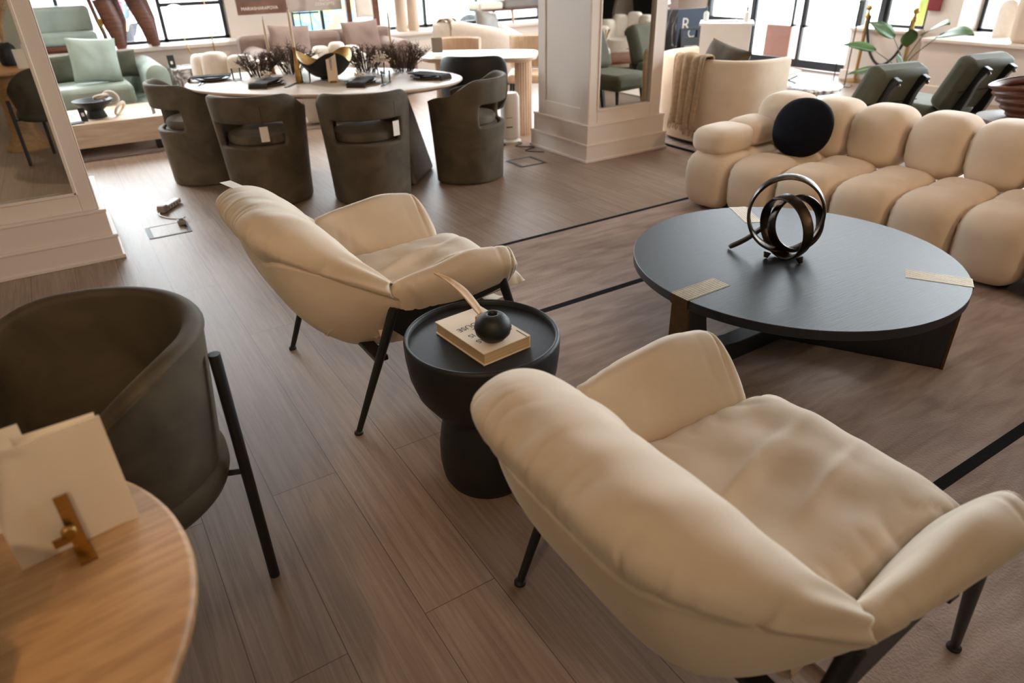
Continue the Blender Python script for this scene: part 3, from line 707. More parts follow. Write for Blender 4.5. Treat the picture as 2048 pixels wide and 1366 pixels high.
def napkin(x, y, a, lb):
    g = G(); rows = []
    for i in range(25):
        u = i / 24; row = []
        for j in range(9):
            v = -1 + j / 4
            yy = -.22 + .36 * u; drop = .0 if yy > -.165 else (-.165 - yy) * 1.0
            row.append((v * (.062 + .016 * abs(u - .5)) + .006 * nz(u * 4, x * 9), max(yy, -.172 - .1 * drop), .031 + .007 * nz(u * 3, v * 2, x) - drop))
        rows.append(row)
    o = g.grid(rows).build('linen_napkin', 'napkin', None, (x, y, ZD), (0, 0, R(a)), solid=.006, soff=0)
    tag(o, lb, 'napkin', 'charcoal napkins on the plates')
PS = [(1.33, 5.56, -38, 'second from the left on the oval table'), (1.92, 5.13, -38, 'in front of the barrel chair facing away squarely'), (2.42, 5.05, 25, 'at the right end of the oval table'), (1.05, 6.10, -105, 'at the left end of the oval table')]
for x, y, a, w in PS:
    place_setting(x, y, a, 'taupe stoneware plate pair ' + w); napkin(x, y, a, 'charcoal linen napkin folded over the plate ' + w)
for k, (x, y, w) in enumerate(((1.21, 5.98, 'at the left end of the oval table'), (1.60, 5.46, 'beside the tall candle and the gold bowl'), (2.07, 5.04, 'by the white dried flowers'))):
    o = G().lathe([(.030, 0), (.033, .004), (.036, .085), (.0345, .085), (.0315, .008), (.003, .007)], 28, cap=False).build('water_glass', 'glass', None, (x, y, ZD)); tag(o, 'clear water glass ' + w, 'glass', 'water glasses on the oval table')
for x, y, a, w in ((1.46, 5.41, -38, 'beside the plate second from the left'), (2.04, 4.99, -38, 'beside the plate in front of the barrel chair facing away squarely'), (.93, 5.96, -20, 'at the left end of the oval table')):
    k_ = thing('table_knife', 'steel dinner knife ' + w, 'knife', (x, y, ZD), R(a), 'dinner knives')
    G().box((0, -.05, .004), (.014, .10, .006)).build('handle', 'steel', k_, flat=True, bevel=.002); G().box((0, .05, .003), (.018, .11, .002)).build('blade', 'steel', k_, flat=True)
    f_ = thing('table_fork', 'steel dinner fork ' + w, 'fork', (x + .028, y + .018, ZD), R(a), 'dinner forks')
    G().box((0, -.03, .003), (.010, .13, .004)).build('handle', 'steel', f_, flat=True)
    gg = G()
    for q in (-1, 0, 1): gg.box((q * .007, .065, .004), (.003, .06, .003))
    gg.build('tines', 'steel', f_, flat=True)
for x, y, h, hc, w in ((1.52, 6.10, .155, .265, 'left of the gold bowl, shortest of the three'), (1.555, 5.49, .25, .255, 'tallest and nearest, in front of the gold bowl'), (2.51, 5.92, .16, .27, 'at the far right among the dried grasses')):
    c_ = thing('candlestick', 'slim flared brass candlestick ' + w, 'candlestick', (x, y, ZD), 0, 'brass candlesticks')
    G().lathe([(.026, 0), (.027, .004), (.021, h * .3), (.011, h * .75), (.0085, h * .86), (.013, h * .93), (.0135, h)], 24).build('stick', 'gold', c_)
    k_ = G().lathe([(.0105, 0), (.0105, hc * .6), (.008, hc * .92), (.003, hc)], 16).build('taper_candle', 'wax', None, (x, y, ZD + h - .001)); tag(k_, 'ivory taper candle in the candlestick ' + w, 'candle', 'ivory taper candles')
    G().tube([(0, 0, hc - .002), (.001, 0, hc + .010)], .0012, 5).build('wick', 'ink', k_)
# wavy gold bowl
rows = []
for i in range(17):
    u = i / 16; r = .05 + .165 * u ** .75; row = []
    for j in range(72):
        a = 2 * math.pi * j / 72; wv = math.sin(3 * a + .9) * u ** 2.2
        row.append(((r + .02 * wv) * math.cos(a), (r + .02 * wv) * math.sin(a) * .9, .02 + .145 * u ** 1.5 + .042 * wv))
    rows.append(row)
b_ = thing('wavy_bowl', 'wide wavy rimmed bowl, gold inside and black outside, centre of the oval table', 'bowl', (1.80, 5.55, ZD), R(15))
G().grid(rows, cv=True).build('gold_lining', 'gold', b_)
G().grid([[(p[0] * 1.02, p[1] * 1.02, p[2] - .006) for p in r] for r in rows], cv=True).build('outside', 'matteblack', b_)
G().lathe([(.055, 0), (.06, .004), (.052, .022), (.01, .024)], 32).build('foot', 'matteblack', b_)
m_ = thing('menu_card', 'standing cream menu card in a brass holder in front of the gold bowl', 'menu card', (1.765, 5.325, ZD), R(-22))
G().box((0, 0, .105), (.075, .003, .195), Matrix.Rotation(R(-8), 4, 'X')).build('card', 'card', m_, flat=True)
text('DESSAU', .024, 'ink', m_, (-.012, .0012, .13), (R(82), R(90), 0), depth=.0003)
G().box((0, 0, .006), (.05, .03, .012)).build('holder', 'gold', m_, flat=True, bevel=.002)
def grass(x, y, h, n, lb, seed, m='dry', spread=.6, z=ZD):
    rnd = random.Random(seed); g = G()
    for k in range(n):
        a = rnd.uniform(0, 2 * math.pi); s_ = rnd.uniform(.15, 1) * spread; hh = h * rnd.uniform(.55, 1.05)
        b_r = .075 * rnd.random() ** .5 * spread; p = [(b_r * math.cos(a), b_r * math.sin(a), .0)]
        for q in (.35, .7, 1): p.append((math.cos(a) * (b_r + s_ * hh * .8 * q ** 1.2), math.sin(a) * (b_r + s_ * hh * .8 * q ** 1.2), hh * q * (1 - .40 * s_ * q) + .004))
        g.tube(p, [.0018, .0022, .0026, .0006], 4)
        b0, b1 = Vector(p[-2]), Vector(p[-1])
        for q in range(9):
            c = b0.lerp(b1, q / 9); d = Vector((rnd.gauss(0, 1), rnd.gauss(0, 1), rnd.gauss(.7, .6))).normalized() * hh * .2
            g.tube([c, c + d], [.0022, .0005], 3)
    o = g.build('dried_grass_bunch', m, None, (x, y, z)); return tag(o, lb, 'dried grass', 'dried grass bunches')
for q, (x, y, h, n, w) in enumerate(((1.40, 6.02, .19, 90, 'at the left, by the shortest candle'), (1.66, 6.02, .25, 90, 'behind the tallest candle'), (2.16, 5.66, .23, 90, 'right behind the gold bowl'), (2.42, 5.50, .24, 100, 'at the right end, beside the white flowers'))):
    grass(x, y, h, n, 'spiky dark brown dried grass bunch ' + w, 20 + q, spread=1.05)
def blossom(x, y, z, r, n, lb, seed, m='petal'):
    rnd = random.Random(seed); g = G()
    for k in range(n):
        d = Vector((rnd.gauss(0, 1), rnd.gauss(0, 1), abs(rnd.gauss(.5, .8)))).normalized() * r * rnd.uniform(.5, 1)
        g.tube([(0, 0, 0), d], [.0012, .0016], 4); g.sell(tuple(d), (.008, .008, .006), 1, 1, 5, 6)
    o = g.build('dried_flower', m, None, (x, y, z)); return tag(o, lb, 'dried flowers', 'white dried flowers')
blossom(2.20, 5.44, ZD + .10, .085, 60, 'large white dried flower head right of the gold bowl', 1)
o = G().lathe([(.028, 0), (.03, .004), (.034, .10), (.032, .10), (.028, .008), (.003, .007)], 24, cap=False).build('bud_glass', 'glass', None, (2.20, 5.44, ZD)); tag(o, 'small glass holding the large white dried flower head', 'vase')
blossom(1.36, 5.63, ZD + .045, .05, 26, 'small pale flower sprig on the plate second from the left', 2)
blossom(1.92, 5.17, ZD + .045, .045, 22, 'small pale flower sprig on the plate by the squarely turned chair', 3)

# ------------------------------------------------------------------ foreground: dark barrel armchair, travertine table, card
FX, FY = -.165, 1.67
t = thing('barrel_armchair', 'dark moss velvet barrel armchair with black metal legs beside the travertine table', 'armchair', (FX, FY, 0), R(115))
# local +y is the way the sitter faces
def FH(a):
    a = abs(a); k = min(1, max(0, (a - 60) / 75)); return .81 - .20 * k ** 2.2
out_ = []
for i in range(65):
    a = -134 + 268 * i / 64; h = FH(a); ro, ri = [], []
    for j in range(15):
        v = j / 14; z = .455 + (h - .455) * v
        r = .268 + .036 * v
        ro.append((r * math.sin(R(a)), -r * math.cos(R(a)), z)); ri.append(((r - .045) * math.sin(R(a)), -(r - .045) * math.cos(R(a)), z))
    lip = [((.304 - .0225 + .0225 * math.cos(b)) * math.sin(R(a)), -(.304 - .0225 + .0225 * math.cos(b)) * math.cos(R(a)), h + .016 * math.sin(b)) for b in [math.pi * q / 8 for q in range(1, 8)]]
    out_.append(ro + lip + ri[::-1])
G().grid(out_, cv=True, cap=True).build('backrest_shell', 'dkolive', t, angle=70)
pp = G()
pp.tube([(.3035 * math.sin(R(a)), -.3035 * math.cos(R(a)), FH(a) - .004) for a in range(-133, 134, 3)], .004, 6); pp.build('piping', 'dkolive', t)
G().lathe([(.02, .375), (.25, .375), (.272, .384), (.279, .405), (.279, .435), (.266, .455), (.225, .462), (.02, .462)], 64).build('seat_ring', 'dkolive', t, angle=70)
G().lathe([(.02, .455), (.215, .455), (.228, .475), (.215, .50), (.12, .515), (.02, .517)], 48).build('seat_cushion', 'dkolive', t, angle=70)
for a in (-45, 45, -135, 135):
    rr_ = .318; x, y = rr_ * math.sin(R(a)), -rr_ * math.cos(R(a)); ht = .745 if abs(a) < 90 else .56
    lg = G().tube([(x, y, .0), (x, y, ht)], .0145, 16).build('leg', 'matteblack', t)
    G().tube([(x, y, .39), (x * .86, y * .86, .39)], .008, 8).build('bracket', 'matteblack', lg)
TXX, TYY = -.475, .955
t = thing('bistro_table', 'round honey travertine table in the near left corner holding the cream card', 'table', (TXX, TYY, 0), R(8))
G().lathe([(.02, .705), (.425, .705), (.443, .712), (.449, .722), (.447, .733), (.438, .7385), (.02, .7385)], 96).build('tabletop', 'travertine', t, angle=50)
G().lathe([(.20, .0), (.205, .01), (.17, .04), (.12, .16), (.105, .40), (.125, .60), (.18, .69), (.20, .705)], 48).build('pedestal', 'travertine', t, angle=60)
ZK = .739
k = thing('display_card', 'blank back of a cream display card in a small brass stand on the travertine table', 'card', (-.172, 1.058, ZK), R(10))
G().box((0, 0, .1), (.172, .002, .198), Matrix.Rotation(R(-6), 4, 'X')).build('card', 'card', k, flat=True)
G().box((-.004, -.002, .05), (.020, .002, .098), Matrix.Translation((0, -.006, 0)) @ Matrix.Rotation(R(-6), 4, 'X')).build('easel_back', 'brass', k, flat=True)
G().box((-.004, -.03, .002), (.024, .05, .004)).build('easel_foot', 'brass', k, flat=True)
G().lathe([(.009, 0), (.011, .004), (.011, .010), (.008, .013)], 20, Matrix.Translation((-.012, -.009, .042)) @ Matrix.Rotation(R(90), 4, 'X')).build('easel_disc', 'brass', k)
G().box((-.022, -.016, .030), (.030, .002, .016)).build('easel_clip', 'brass', k, flat=True)
k = thing('sample_card', 'cream sample card leaning behind the display card on the travertine table', 'card', (-.135, 1.10, ZK), R(4))
G().box((-.02, 0, .0925), (.115, .002, .185), Matrix.Rotation(R(-10), 4, 'X')).build('card', 'card', k, flat=True)
k = thing('price_card', 'second cream card with a printed black line behind the display card at the left edge', 'card', (-.27, 1.16, ZK), R(10))
G().box((0, 0, .085), (.13, .002, .17), Matrix.Rotation(R(-8), 4, 'X')).build('card', 'card', k, flat=True)
G().box((-.02, -.002, .145), (.04, .001, .004), Matrix.Rotation(R(-8), 4, 'X')).build('printed_line', 'ink', k, flat=True)
v = thing('grass_vase', 'black vase of golden pampas grass on the travertine table, seen in the left column mirror', 'vase', (-.40, .78, ZK))
G().lathe([(.05, 0), (.075, .01), (.095, .09), (.07, .17), (.04, .2), (.036, .2), (.03, .18)], 32).build('vase', 'matteblack', v)
rnd = random.Random(3); g = G()
for q in range(70):
    a = rnd.uniform(0, 6.28); s_ = rnd.uniform(.05, .36); h = rnd.uniform(.35, .62)
    p = [(0, 0, .15), (.25 * s_ * h * math.cos(a), .25 * s_ * h * math.sin(a), .15 + h * .5), (s_ * h * math.cos(a), s_ * h * math.sin(a), .15 + h * .95)]
    g.tube(p, [.0015, .002, .001], 4)
    for w in range(22):
        c = Vector(p[1]).lerp(Vector(p[2]), rnd.uniform(.2, 1)); d = Vector((rnd.gauss(0, .6), rnd.gauss(0, .6), rnd.gauss(.3, .6))) * .05; g.tube([c, c + d], [.0016, .0003], 3)
g.build('pampas', 'pampas', v)['kind'] = 'stuff'

# ------------------------------------------------------------------ floor boxes, power strip
def floor_box(x0, x1, y0, y1, lb):
    t = thing('floor_outlet', lb, 'floor outlet', ((x0 + x1) / 2, (y0 + y1) / 2, 0), 0, 'floor outlets'); w, h = (x1 - x0) / 2, (y1 - y0) / 2
    g = G(); g.box((-w, 0, .002), (.022, 2 * h, .003)); g.box((w, 0, .002), (.022, 2 * h, .003)); g.box((0, -h, .002), (2 * w, .009, .003)); g.box((0, h, .002), (2 * w, .006, .003)); g.build('rim', 'matteblack', t, flat=True)
    G().box((0, 0, .0012), (2 * w - .03, 2 * h - .012, .002)).build('lid', 'floor', t, flat=True)
    g = G(); g.box((-w + .014, 0, .0022), (.006, 2 * h, .003)); g.box((w - .014, 0, .0022), (.006, 2 * h, .003)); g.box((0, -h + .008, .0022), (2 * w - .03, .006, .003)); g.build('gap', 'ink', t, flat=True)
floor_box(.235, .475, 4.80, 5.04, 'brushed floor outlet lid with a plug beside the left column')
floor_box(3.10, 3.34, 4.79, 5.03, 'brushed floor outlet lid at the foot of the middle column')
t = thing('power_strip', 'white power strip with a curled cord plugged into the floor outlet', 'power strip', (.44, 5.42, 0), R(52))
G().box((0, 0, .022), (.25, .05, .036)).build('body', 'whiteplastic', t, bevel=.006)
g = G()
for q in range(5): g.box((-.045 + .036 * q, -.026, .022), (.02, .003, .02))
g.build('sockets', 'greyplastic', t, flat=True)
G().box((-.10, -.01, .03), (.055, .055, .05)).build('adapter', 'greyplastic', t, bevel=.008)
inv = (Matrix.Translation((.44, 5.42, 0)) @ Matrix.Rotation(R(52), 4, 'Z')).inverted()
G().tube(crom([(.36, 5.32, .012), (.355, 5.26, .006), (.39, 5.18, .006), (.44, 5.12, .006), (.485, 5.07, .02), (.475, 5.02, .035), (.46, 4.985, .03)], 40), .0045, 8, inv).build('cord', 'whiteplastic', t)
pg = G().box((.45, 4.965, .024), (.05, .04, .036), inv).build('plug', 'greyplastic', t, bevel=.006); G().box((.45, 4.965, .044), (.03, .028, .008), inv).build('plug_cap', 'ink', pg, bevel=.002)

# ------------------------------------------------------------------ back left: sage sofa, travertine low table, lamps
def rbox(c, d, T=None): return G().box(c, d, T)
t = thing('sofa', 'sage green velvet sofa with a ribbed rolled arm below the left window', 'sofa', (-.15, 9.1, .012))
rbox((-.0, -.05, .16), (2.0, 1.0, .20)).build('base', 'green', t, bevel=.04)
rbox((-.1, -.12, .355), (1.84, .95, .21)).build('seat_cushion', 'green', t, bevel=.05)
rbox((-.1, .40, .40), (2.1, .22, .46)).build('backrest', 'green', t, bevel=.07)
for sg in (1, -1):
    g = G(); n = 60; rows = []
    for i in range(97):
        u = i / 96; y = -.56 + 1.06 * u; rib = .010 * abs(math.sin(u * math.pi * 14)); row = []
        for q in range(21):
            a = math.pi * q / 20; row.append(((.11 + rib) * math.cos(a), y, .50 + (.11 + rib) * math.sin(a)))
        rows.append([((.11 + rib), y, .07)] + row + [(-(.11 + rib), y, .07)])
    g.grid(rows, cv=True, cap=True); g.build('arm', 'green', t, (sg * 1.08 + .0, 0, 0), angle=70)
g = G()
for x in (-.9, .9):
    for y in (-.45, .4): g.box((x, y, .03), (.06, .06, .06))
g.build('feet', 'black', t, flat=True)
def cushion(name, w, h, th, m, loc, rot, lb, cat='cushion', seed=0, grp=None):
    o = pillow(w, h, th, seed).build(name, m, None, loc, rot, angle=80); return tag(o, lb, cat, grp)
cushion('throw_pillow', .46, .44, .16, 'green', (.40, 8.82, .69), (R(-14), R(5), R(4)), 'large pale sage throw pillow standing on the green sofa seat', seed=1)
cushion('throw_pillow', .36, .28, .13, 'dkgreen', (.04, 9.12, .60), (R(-16), 0, R(12)), 'small grey green pillow behind the large sage pillow, left of it', seed=2)
cushion('throw_pillow', .36, .28, .13, 'dkgreen', (.64, 9.18, .60), (R(-16), 0, R(-14)), 'small grey green pillow between the large sage pillow and the ribbed arm', seed=3)
t = thing('coffee_table', 'long low pale travertine coffee table on black feet before the sage sofa', 'coffee table', (-.26, 7.8, .012))
rbox((0, 0, .20), (2.1, .86, .21)).build('slab', 'paletrav', t, bevel=.008)
for x, y in ((-.9, -.3), (.95, -.33), (.95, .3), (-.9, .3)): rbox((x, y, .048), (.09, .09, .097)).build('foot', 'black', t, flat=True)
b_ = thing('footed_bowl', 'wide black footed bowl on the pale travertine coffee table', 'bowl', (.23, 7.66, .318))
G().lathe([(.085, 0), (.088, .008), (.075, .05), (.07, .065), (.10, .085), (.155, .135), (.168, .155), (.16, .155), (.10, .10), (.03, .085), (.005, .084)], 48).build('bowl', 'matteblack', b_, angle=60)
c_ = thing('chain_ornament', 'white three link chain ornament draped over the black footed bowl', 'ornament', (.36, 7.66, .318))
for nm, c, r, ti, ya in (('link', (-.05, .0, .175), .052, R(70), R(20)), ('link', (.025, -.005, .155), .058, R(8), R(-30)), ('link', (.075, -.02, .062), .062, R(35), R(60))):
    g = G(); T = Matrix.Translation(Vector(c)) @ Matrix.Rotation(ya, 4, 'Z') @ Matrix.Rotation(ti, 4, 'X')
    g.tube([T @ Vector((r * 1.15 * math.cos(2 * math.pi * k / 32), 0, r * math.sin(2 * math.pi * k / 32))) for k in range(32)], .0135, 10, closed=True); g.build(nm, 'petal', c_)
k = thing('price_sign', 'small black price sign leaning on the black footed bowl', 'sign', (.12, 7.50, .318), R(8))
rbox((0, 0, .06), (.055, .004, .12), Matrix.Rotation(R(-18), 4, 'X')).build('panel', 'ink', k, flat=True); rbox((0, -.004, .062), (.022, .001, .03), Matrix.Rotation(R(-18), 4, 'X')).build('white_label', 'paper', k, flat=True)
o = rbox((0, 0, .004), (.16, .11, .008)).build('magazine', 'slate', None, (.02, 7.46, .318), (0, 0, R(12)), flat=True); tag(o, 'dark magazine lying on the left of the pale travertine coffee table', 'magazine')
o = rbox((0, 0, .255), (.46, .44, .51)).build('cube_table', 'lav', None, (1.36, 9.12, .012), bevel=.012); tag(o, 'white marble cube table with dark veins beside the green sofa arm', 'side table')
k = thing('price_sign', 'small black sign card standing on the veined marble cube', 'sign', (1.17, 9.12, .522), R(6))
rbox((0, 0, .065), (.075, .004, .13), Matrix.Rotation(R(-8), 4, 'X')).build('panel', 'ink', k, flat=True); rbox((0, -.003, .05), (.024, .001, .032), Matrix.Rotation(R(-8), 4, 'X')).build('white_label', 'paper', k, flat=True)
l_ = thing('table_lamp', 'globe lamp with a lit opal ball on a slim brass rod, on the marble cube', 'lamp', (1.46, 9.18, .522))
rbox((0, 0, .015), (.10, .10, .03)).build('base', 'black', l_, bevel=.004)
G().tube(crom([(0, 0, .03), (-.02, .0, .07), (-.06, .02, .16), (-.10, .05, .38)], 24), .006, 8).build('rod', 'brass', l_)
G().sell((-.11, .06, .50), (.135, .135, .135), 1, 1, 20, 28).build('opal_globe', 'globe', l_, angle=80)
l_ = thing('floor_lamp', 'tall thin brass floor lamp rod standing behind the white channel chair', 'lamp', (1.70, 9.35, .012))
G().tube([(0, 0, .0), (0, 0, 1.75)], .007, 8).build('rod', 'brass', l_); G().lathe([(.13, 0), (.13, .012), (.02, .016)], 32).build('base', 'brass', l_)
G().lathe([(.02, 1.95), (.16, 1.72), (.165, 1.715), (.15, 1.73)], 32, cap=False).build('shade', 'brass', l_)

# white channel tub chairs
def tub(loc, rz, lb, s_=1.0, lobes=7, low=.60):
    t = thing('tub_chair', lb, 'armchair', loc, rz, 'white channel tub chairs'); g = G()
    for q in range(lobes):
        a = R(-110 + 220 * q / (lobes - 1)); hh = .76 - (.76 - low) * (abs(a) / R(110)) ** 1.5
        T = Matrix.Translation((.38 * s_ * math.sin(a), -.38 * s_ * math.cos(a), hh / 2 + .01)) @ Matrix.Rotation(a, 4, 'Z')
        g.sell((0, 0, 0), (.135 * s_, .10, hh / 2), .35, .75, 20, 20, T)
    g.build('channel_back', 'ivory', t, angle=80)
    G().lathe([(.02, .08), (.32 * s_, .08), (.35 * s_, .16), (.35 * s_, .38), (.32 * s_, .44), (.02, .45)], 40).build('seat', 'ivory', t)
    return t
tub((1.70, 8.02, .012), R(-50), 'white channel backed tub chair behind the left end of the oval table', 1.05)
tub((2.52, 7.52, .012), R(150), 'white channel backed tub chair in front of the mauve sofa', .72)

# mauve sofa
t = thing('sofa', 'mauve velvet sofa with bolster arms behind the oval dining table', 'sofa', (2.95, 9.0, .012))
rbox((0, -.05, .15), (1.95, .86, .20)).build('base', 'mauve', t, bevel=.03)
for x in (-.32, .32): rbox((x * 1.0, -.12, .34), (.63, .74, .20)).build('seat_cushion', 'mauve', t, bevel=.05)
rbox((0, .30, .46), (1.95, .20, .62)).build('backrest', 'mauve', t, bevel=.05)
for x in (-.47, 0, .47): rbox((x, .12, .60), (.46, .20, .34), Matrix.Translation((0, 0, 0))).build('back_cushion', 'mauve', t, bevel=.07)
for sg in (1, -1):
    T = Matrix.Translation((sg * .85, -.12, .53)) @ Matrix.Rotation(R(90), 4, 'X')
    bo = G().lathe([(.005, -.36), (.10, -.36), (.125, -.345), (.13, -.3), (.13, .3), (.125, .345), (.10, .36), (.005, .36)], 28, T).build('bolster', 'mauve', t)
    rbox((sg * .99, -.05, .33), (.06, .82, .46)).build('arm_panel', 'mauve', t, bevel=.02)
rbox((1.0, -.50, .50), (.045, .002, .11)).build('price_tag', 'paper', t, flat=True)
cushion('throw_pillow', .48, .42, .16, 'mauve', (2.47, 8.80, .69), (R(-12), R(3), R(0)), 'mauve throw pillow at the left of the mauve sofa', seed=5)
cushion('throw_pillow', .48, .42, .16, 'mauve', (3.36, 8.80, .69), (R(-12), R(-2), R(2)), 'mauve throw pillow at the right of the mauve sofa', seed=6)
o = G().lathe([(.02, 0), (.21, 0), (.225, .02), (.225, .40), (.20, .43), (.02, .435)], 40).build('drum_stool', 'stone', None, (3.15, 7.70, .012)); tag(o, 'pale drum stool seen under the oval table', 'stool')

# poster on an easel
t = thing('poster_stand', 'wide brown and grey furniture poster on a black stand behind the mauve sofa', 'poster', (2.78, 9.64, .0125))
rbox((0, 0, 1.36), (1.34, .02, .78)).build('poster_panel', 'photo', t, flat=True)
rbox((-.36, -.0112, 1.36), (.61, .001, .775)).build('brown_print', 'photodark', t, flat=True)
g = G(); g.box((-.42, -.012, 1.2), (.34, .001, .16)); g.build('printed_armchair', 'plate', t, flat=True)
text('MARIASHARAPOVA', .052, 'paper', t, (-.62, -.0135, 1.02), (R(90), 0, 0), depth=.0004, align='LEFT')
text('ROVE\nCONCEPTS', .05, 'paper', t, (.44, -.0125, 1.08), (R(90), 0, 0), depth=.0004)
for x in (.10, .24): G().tube([(x, .02, 0), (x, .02, 1.70)], .009, 8).build('post', 'black', t)
rbox((.17, .0, .955), (.34, .05, .02)).build('tray', 'black', t, flat=True); rbox((.17, .02, .006), (.36, .3, .012)).build('base_plate', 'black', t, flat=True)

# window ledge furniture
t = thing('display_sofa', 'walnut framed display armchair with green velvet cushions on the left window ledge', 'armchair', (.12, 10.22, .675))
rbox((0, .0, .045), (1.0, .40, .05)).build('seat_rail', 'walnut', t, bevel=.01); rbox((0, 0, .0145), (.9, .34, .027)).build('sled_rail', 'walnut', t, flat=True)
rbox((-.02, -.02, .14), (.92, .36, .14)).build('seat_cushion', 'green', t, bevel=.04); rbox((-.02, .08, .33), (.92, .15, .30)).build('back_cushion', 'green', t, bevel=.05)
for sg in (1, -1):
    G().tube(crom([(sg * .50, -.18, .02), (sg * .52, -.18, .15), (sg * .49, -.17, .30), (sg * .46, -.10, .52), (sg * .46, .1, .55)], 24), .03, 10, flat=(1, .8)).build('arm_frame', 'walnut', t)
rbox((.505, -.21, .30), (.05, .006, .08)).build('brass_plate', 'brass', t, flat=True)
t = thing('display_chair', 'walnut display chair with broad slanted plank legs on the left window ledge', 'chair', (1.02, 10.2, .675))
for nm, pts in (('plank_leg', [(-.32, -.14, .55), (-.24, -.16, .0)]), ('plank_leg', [(.02, -.10, .55), (.15, -.14, .0)]), ('rear_leg', [(-.22, .15, .55), (-.20, .16, 0)]), ('rear_leg', [(.10, .15, .55), (.14, .16, 0)])):
    G().tube([pts[0], ((pts[0][0] + pts[1][0]) / 2 + .02, (pts[0][1] + pts[1][1]) / 2, .28), pts[1]], [.10, .105, .05], 8, flat=(.4, 1.0)).build(nm, 'walnut', t, flat=False)
rbox((-.12, .0, .56), (.50, .40, .06)).build('seat', 'dkgreen', t, bevel=.02); rbox((-.12, .18, .85), (.46, .06, .5)).build('back', 'walnut', t, bevel=.02)
t = thing('wooden_shelf', 'red walnut display ladder frame with a folded white shirt on the window ledge', 'display stand', (3.92, 10.15, .615))
for x, w in ((-.20, .07), (.20, .10)):
    rbox((x, 0, .45), (w, .06, .9)).build('post', 'walnut', t, flat=True)
for z in (.14, .75): rbox((0, 0, z), (.36, .05, .07)).build('rail', 'walnut', t, flat=True)
o = pillow(.26, .34, .05, 9).build('white_shirt', 'paper', None, (3.92, 10.085, 1.0), (R(-5), 0, 0)); tag(o, 'folded white shirt hanging on the red walnut ladder frame', 'shirt')
for i, x in enumerate((4.50, 4.68)):
    pass
t = thing('column_table', 'cream pedestal of two upright half columns on the window ledge', 'pedestal', (4.60, 10.15, .615))
for x in (-.095, .095): G().lathe([(.08, 0), (.085, .01), (.085, .60), (.08, .62)], 28, Matrix.Translation((x, 0, 0))).build('half_column', 'stone', t)
rbox((0, 0, .64), (.5, .34, .04)).build('top', 'stone', t, bevel=.008)
t = thing('display_bench', 'upholstered bench with tapered wooden legs on the window ledge by the middle column', 'bench', (6.35, 10.15, .615))
rbox((-.42, 0, .27), (.42, .40, .10)).build('seat_pad', 'ivory', t, bevel=.03); rbox((.30, 0, .285), (.98, .42, .13)).build('seat_pad', 'grey', t, bevel=.03); rbox((.1, 0, .205), (1.4, .38, .03)).build('seat_rail', 'walnut', t, flat=True)
for x in (-.36, -.02, .7): G().tube([(x, -.15, .2), (x + .02, -.16, 0)], [.026, .016], 10).build('leg', 'oak', t)

# outside: a passer-by, a mural, a parked car
def skin(name, verts, edges, radii, m, parent, loc, rz=0, sub=2):
    me = bpy.data.meshes.new(name); me.from_pydata(verts, edges, []); me.materials.append(M[m])
    o = bpy.data.objects.new(name, me); COL.objects.link(o); o.location = loc; o.rotation_euler = (0, 0, rz)
    if parent: o.parent = parent
    o.modifiers.new('skin', 'SKIN'); sd = me.skin_vertices[0].data
    for i, r in enumerate(radii): sd[i].radius = (r, r) if not isinstance(r, tuple) else r
    sd[0].use_root = True
    s = o.modifiers.new('sub', 'SUBSURF'); s.levels = sub; s.render_levels = sub
    me.shade_smooth(); return o
V = [(0, 0, .95), (0, .0, 1.12), (0, .01, 1.32), (0, .015, 1.46), (0, -.01, 1.54), (0, -.02, 1.63), (0, -.02, 1.72),
     (.17, .01, 1.43), (.23, .03, 1.17), (.20, -.06, .95), (.19, -.09, .87), (-.17, .01, 1.43), (-.23, .0, 1.17), (-.21, -.10, .96), (-.20, -.14, .88),
     (.10, 0, .88), (.11, -.06, .50), (.11, .03, .09), (.11, -.10, .04), (-.10, 0, .88), (-.11, .07, .50), (-.11, .22, .10), (-.11, .10, .04)]
E_ = [(0, 1), (1, 2), (2, 3), (3, 4), (4, 5), (5, 6), (3, 7), (7, 8), (8, 9), (9, 10), (3, 11), (11, 12), (12, 13), (13, 14), (0, 15), (15, 16), (16, 17), (17, 18), (0, 19), (19, 20), (20, 21), (21, 22)]
RR = [(.14, .10), (.12, .09), (.15, .10), (.12, .09), .052, (.078, .092), (.062, .08), .06, .045, .036, .034, .06, .045, .036, .034, .085, .058, .042, .035, .085, .058, .042, .035]
body = skin('person', V, E_, RR, 'skin', None, (1.03, 12.3, -.15), R(-60))
tag(body, 'person in a floral jacket and dark trousers walking past outside the left window', 'person')
jk = skin('floral_jacket', [V[i] for i in (1, 0, 2, 3, 7, 8, 9, 11, 12, 13)] + [(0, 0, .84)], [(0, 1), (0, 2), (2, 3), (3, 4), (4, 5), (5, 6), (3, 7), (7, 8), (8, 9), (1, 10)], [(.15, .115), (.17, .13), (.17, .12), (.13, .1), .075, .06, .05, .075, .06, .05, (.175, .135)], 'floral', body, (0, 0, 0))
tr = skin('trousers', [V[i] for i in (0, 15, 16, 17, 19, 20, 21)], [(0, 1), (1, 2), (2, 3), (0, 4), (4, 5), (5, 6)], [(.155, .115), .1, .075, .065, .1, .075, .065], 'slate', body, (0, 0, 0))
G().sell((0, .015, 1.70), (.088, .105, .10), 1, 1, 14, 18).build('hair', 'hair', body); G().sell((0, -.115, 1.655), (.014, .02, .02), 1, 1, 8, 8).build('nose', 'skin', body)
rbox((4.1, 12.6, .55), (1.2, .08, 1.6)).build('mural_panel', 'bluegreen', None, flat=True)
tag(bpy.data.objects['mural_panel'], 'blue and green painted panel standing on the street outside the window', 'painting')
t = thing('car', 'white car parked on the street outside the window by the middle column', 'car', (9.0, 14.6, -.15), R(0))
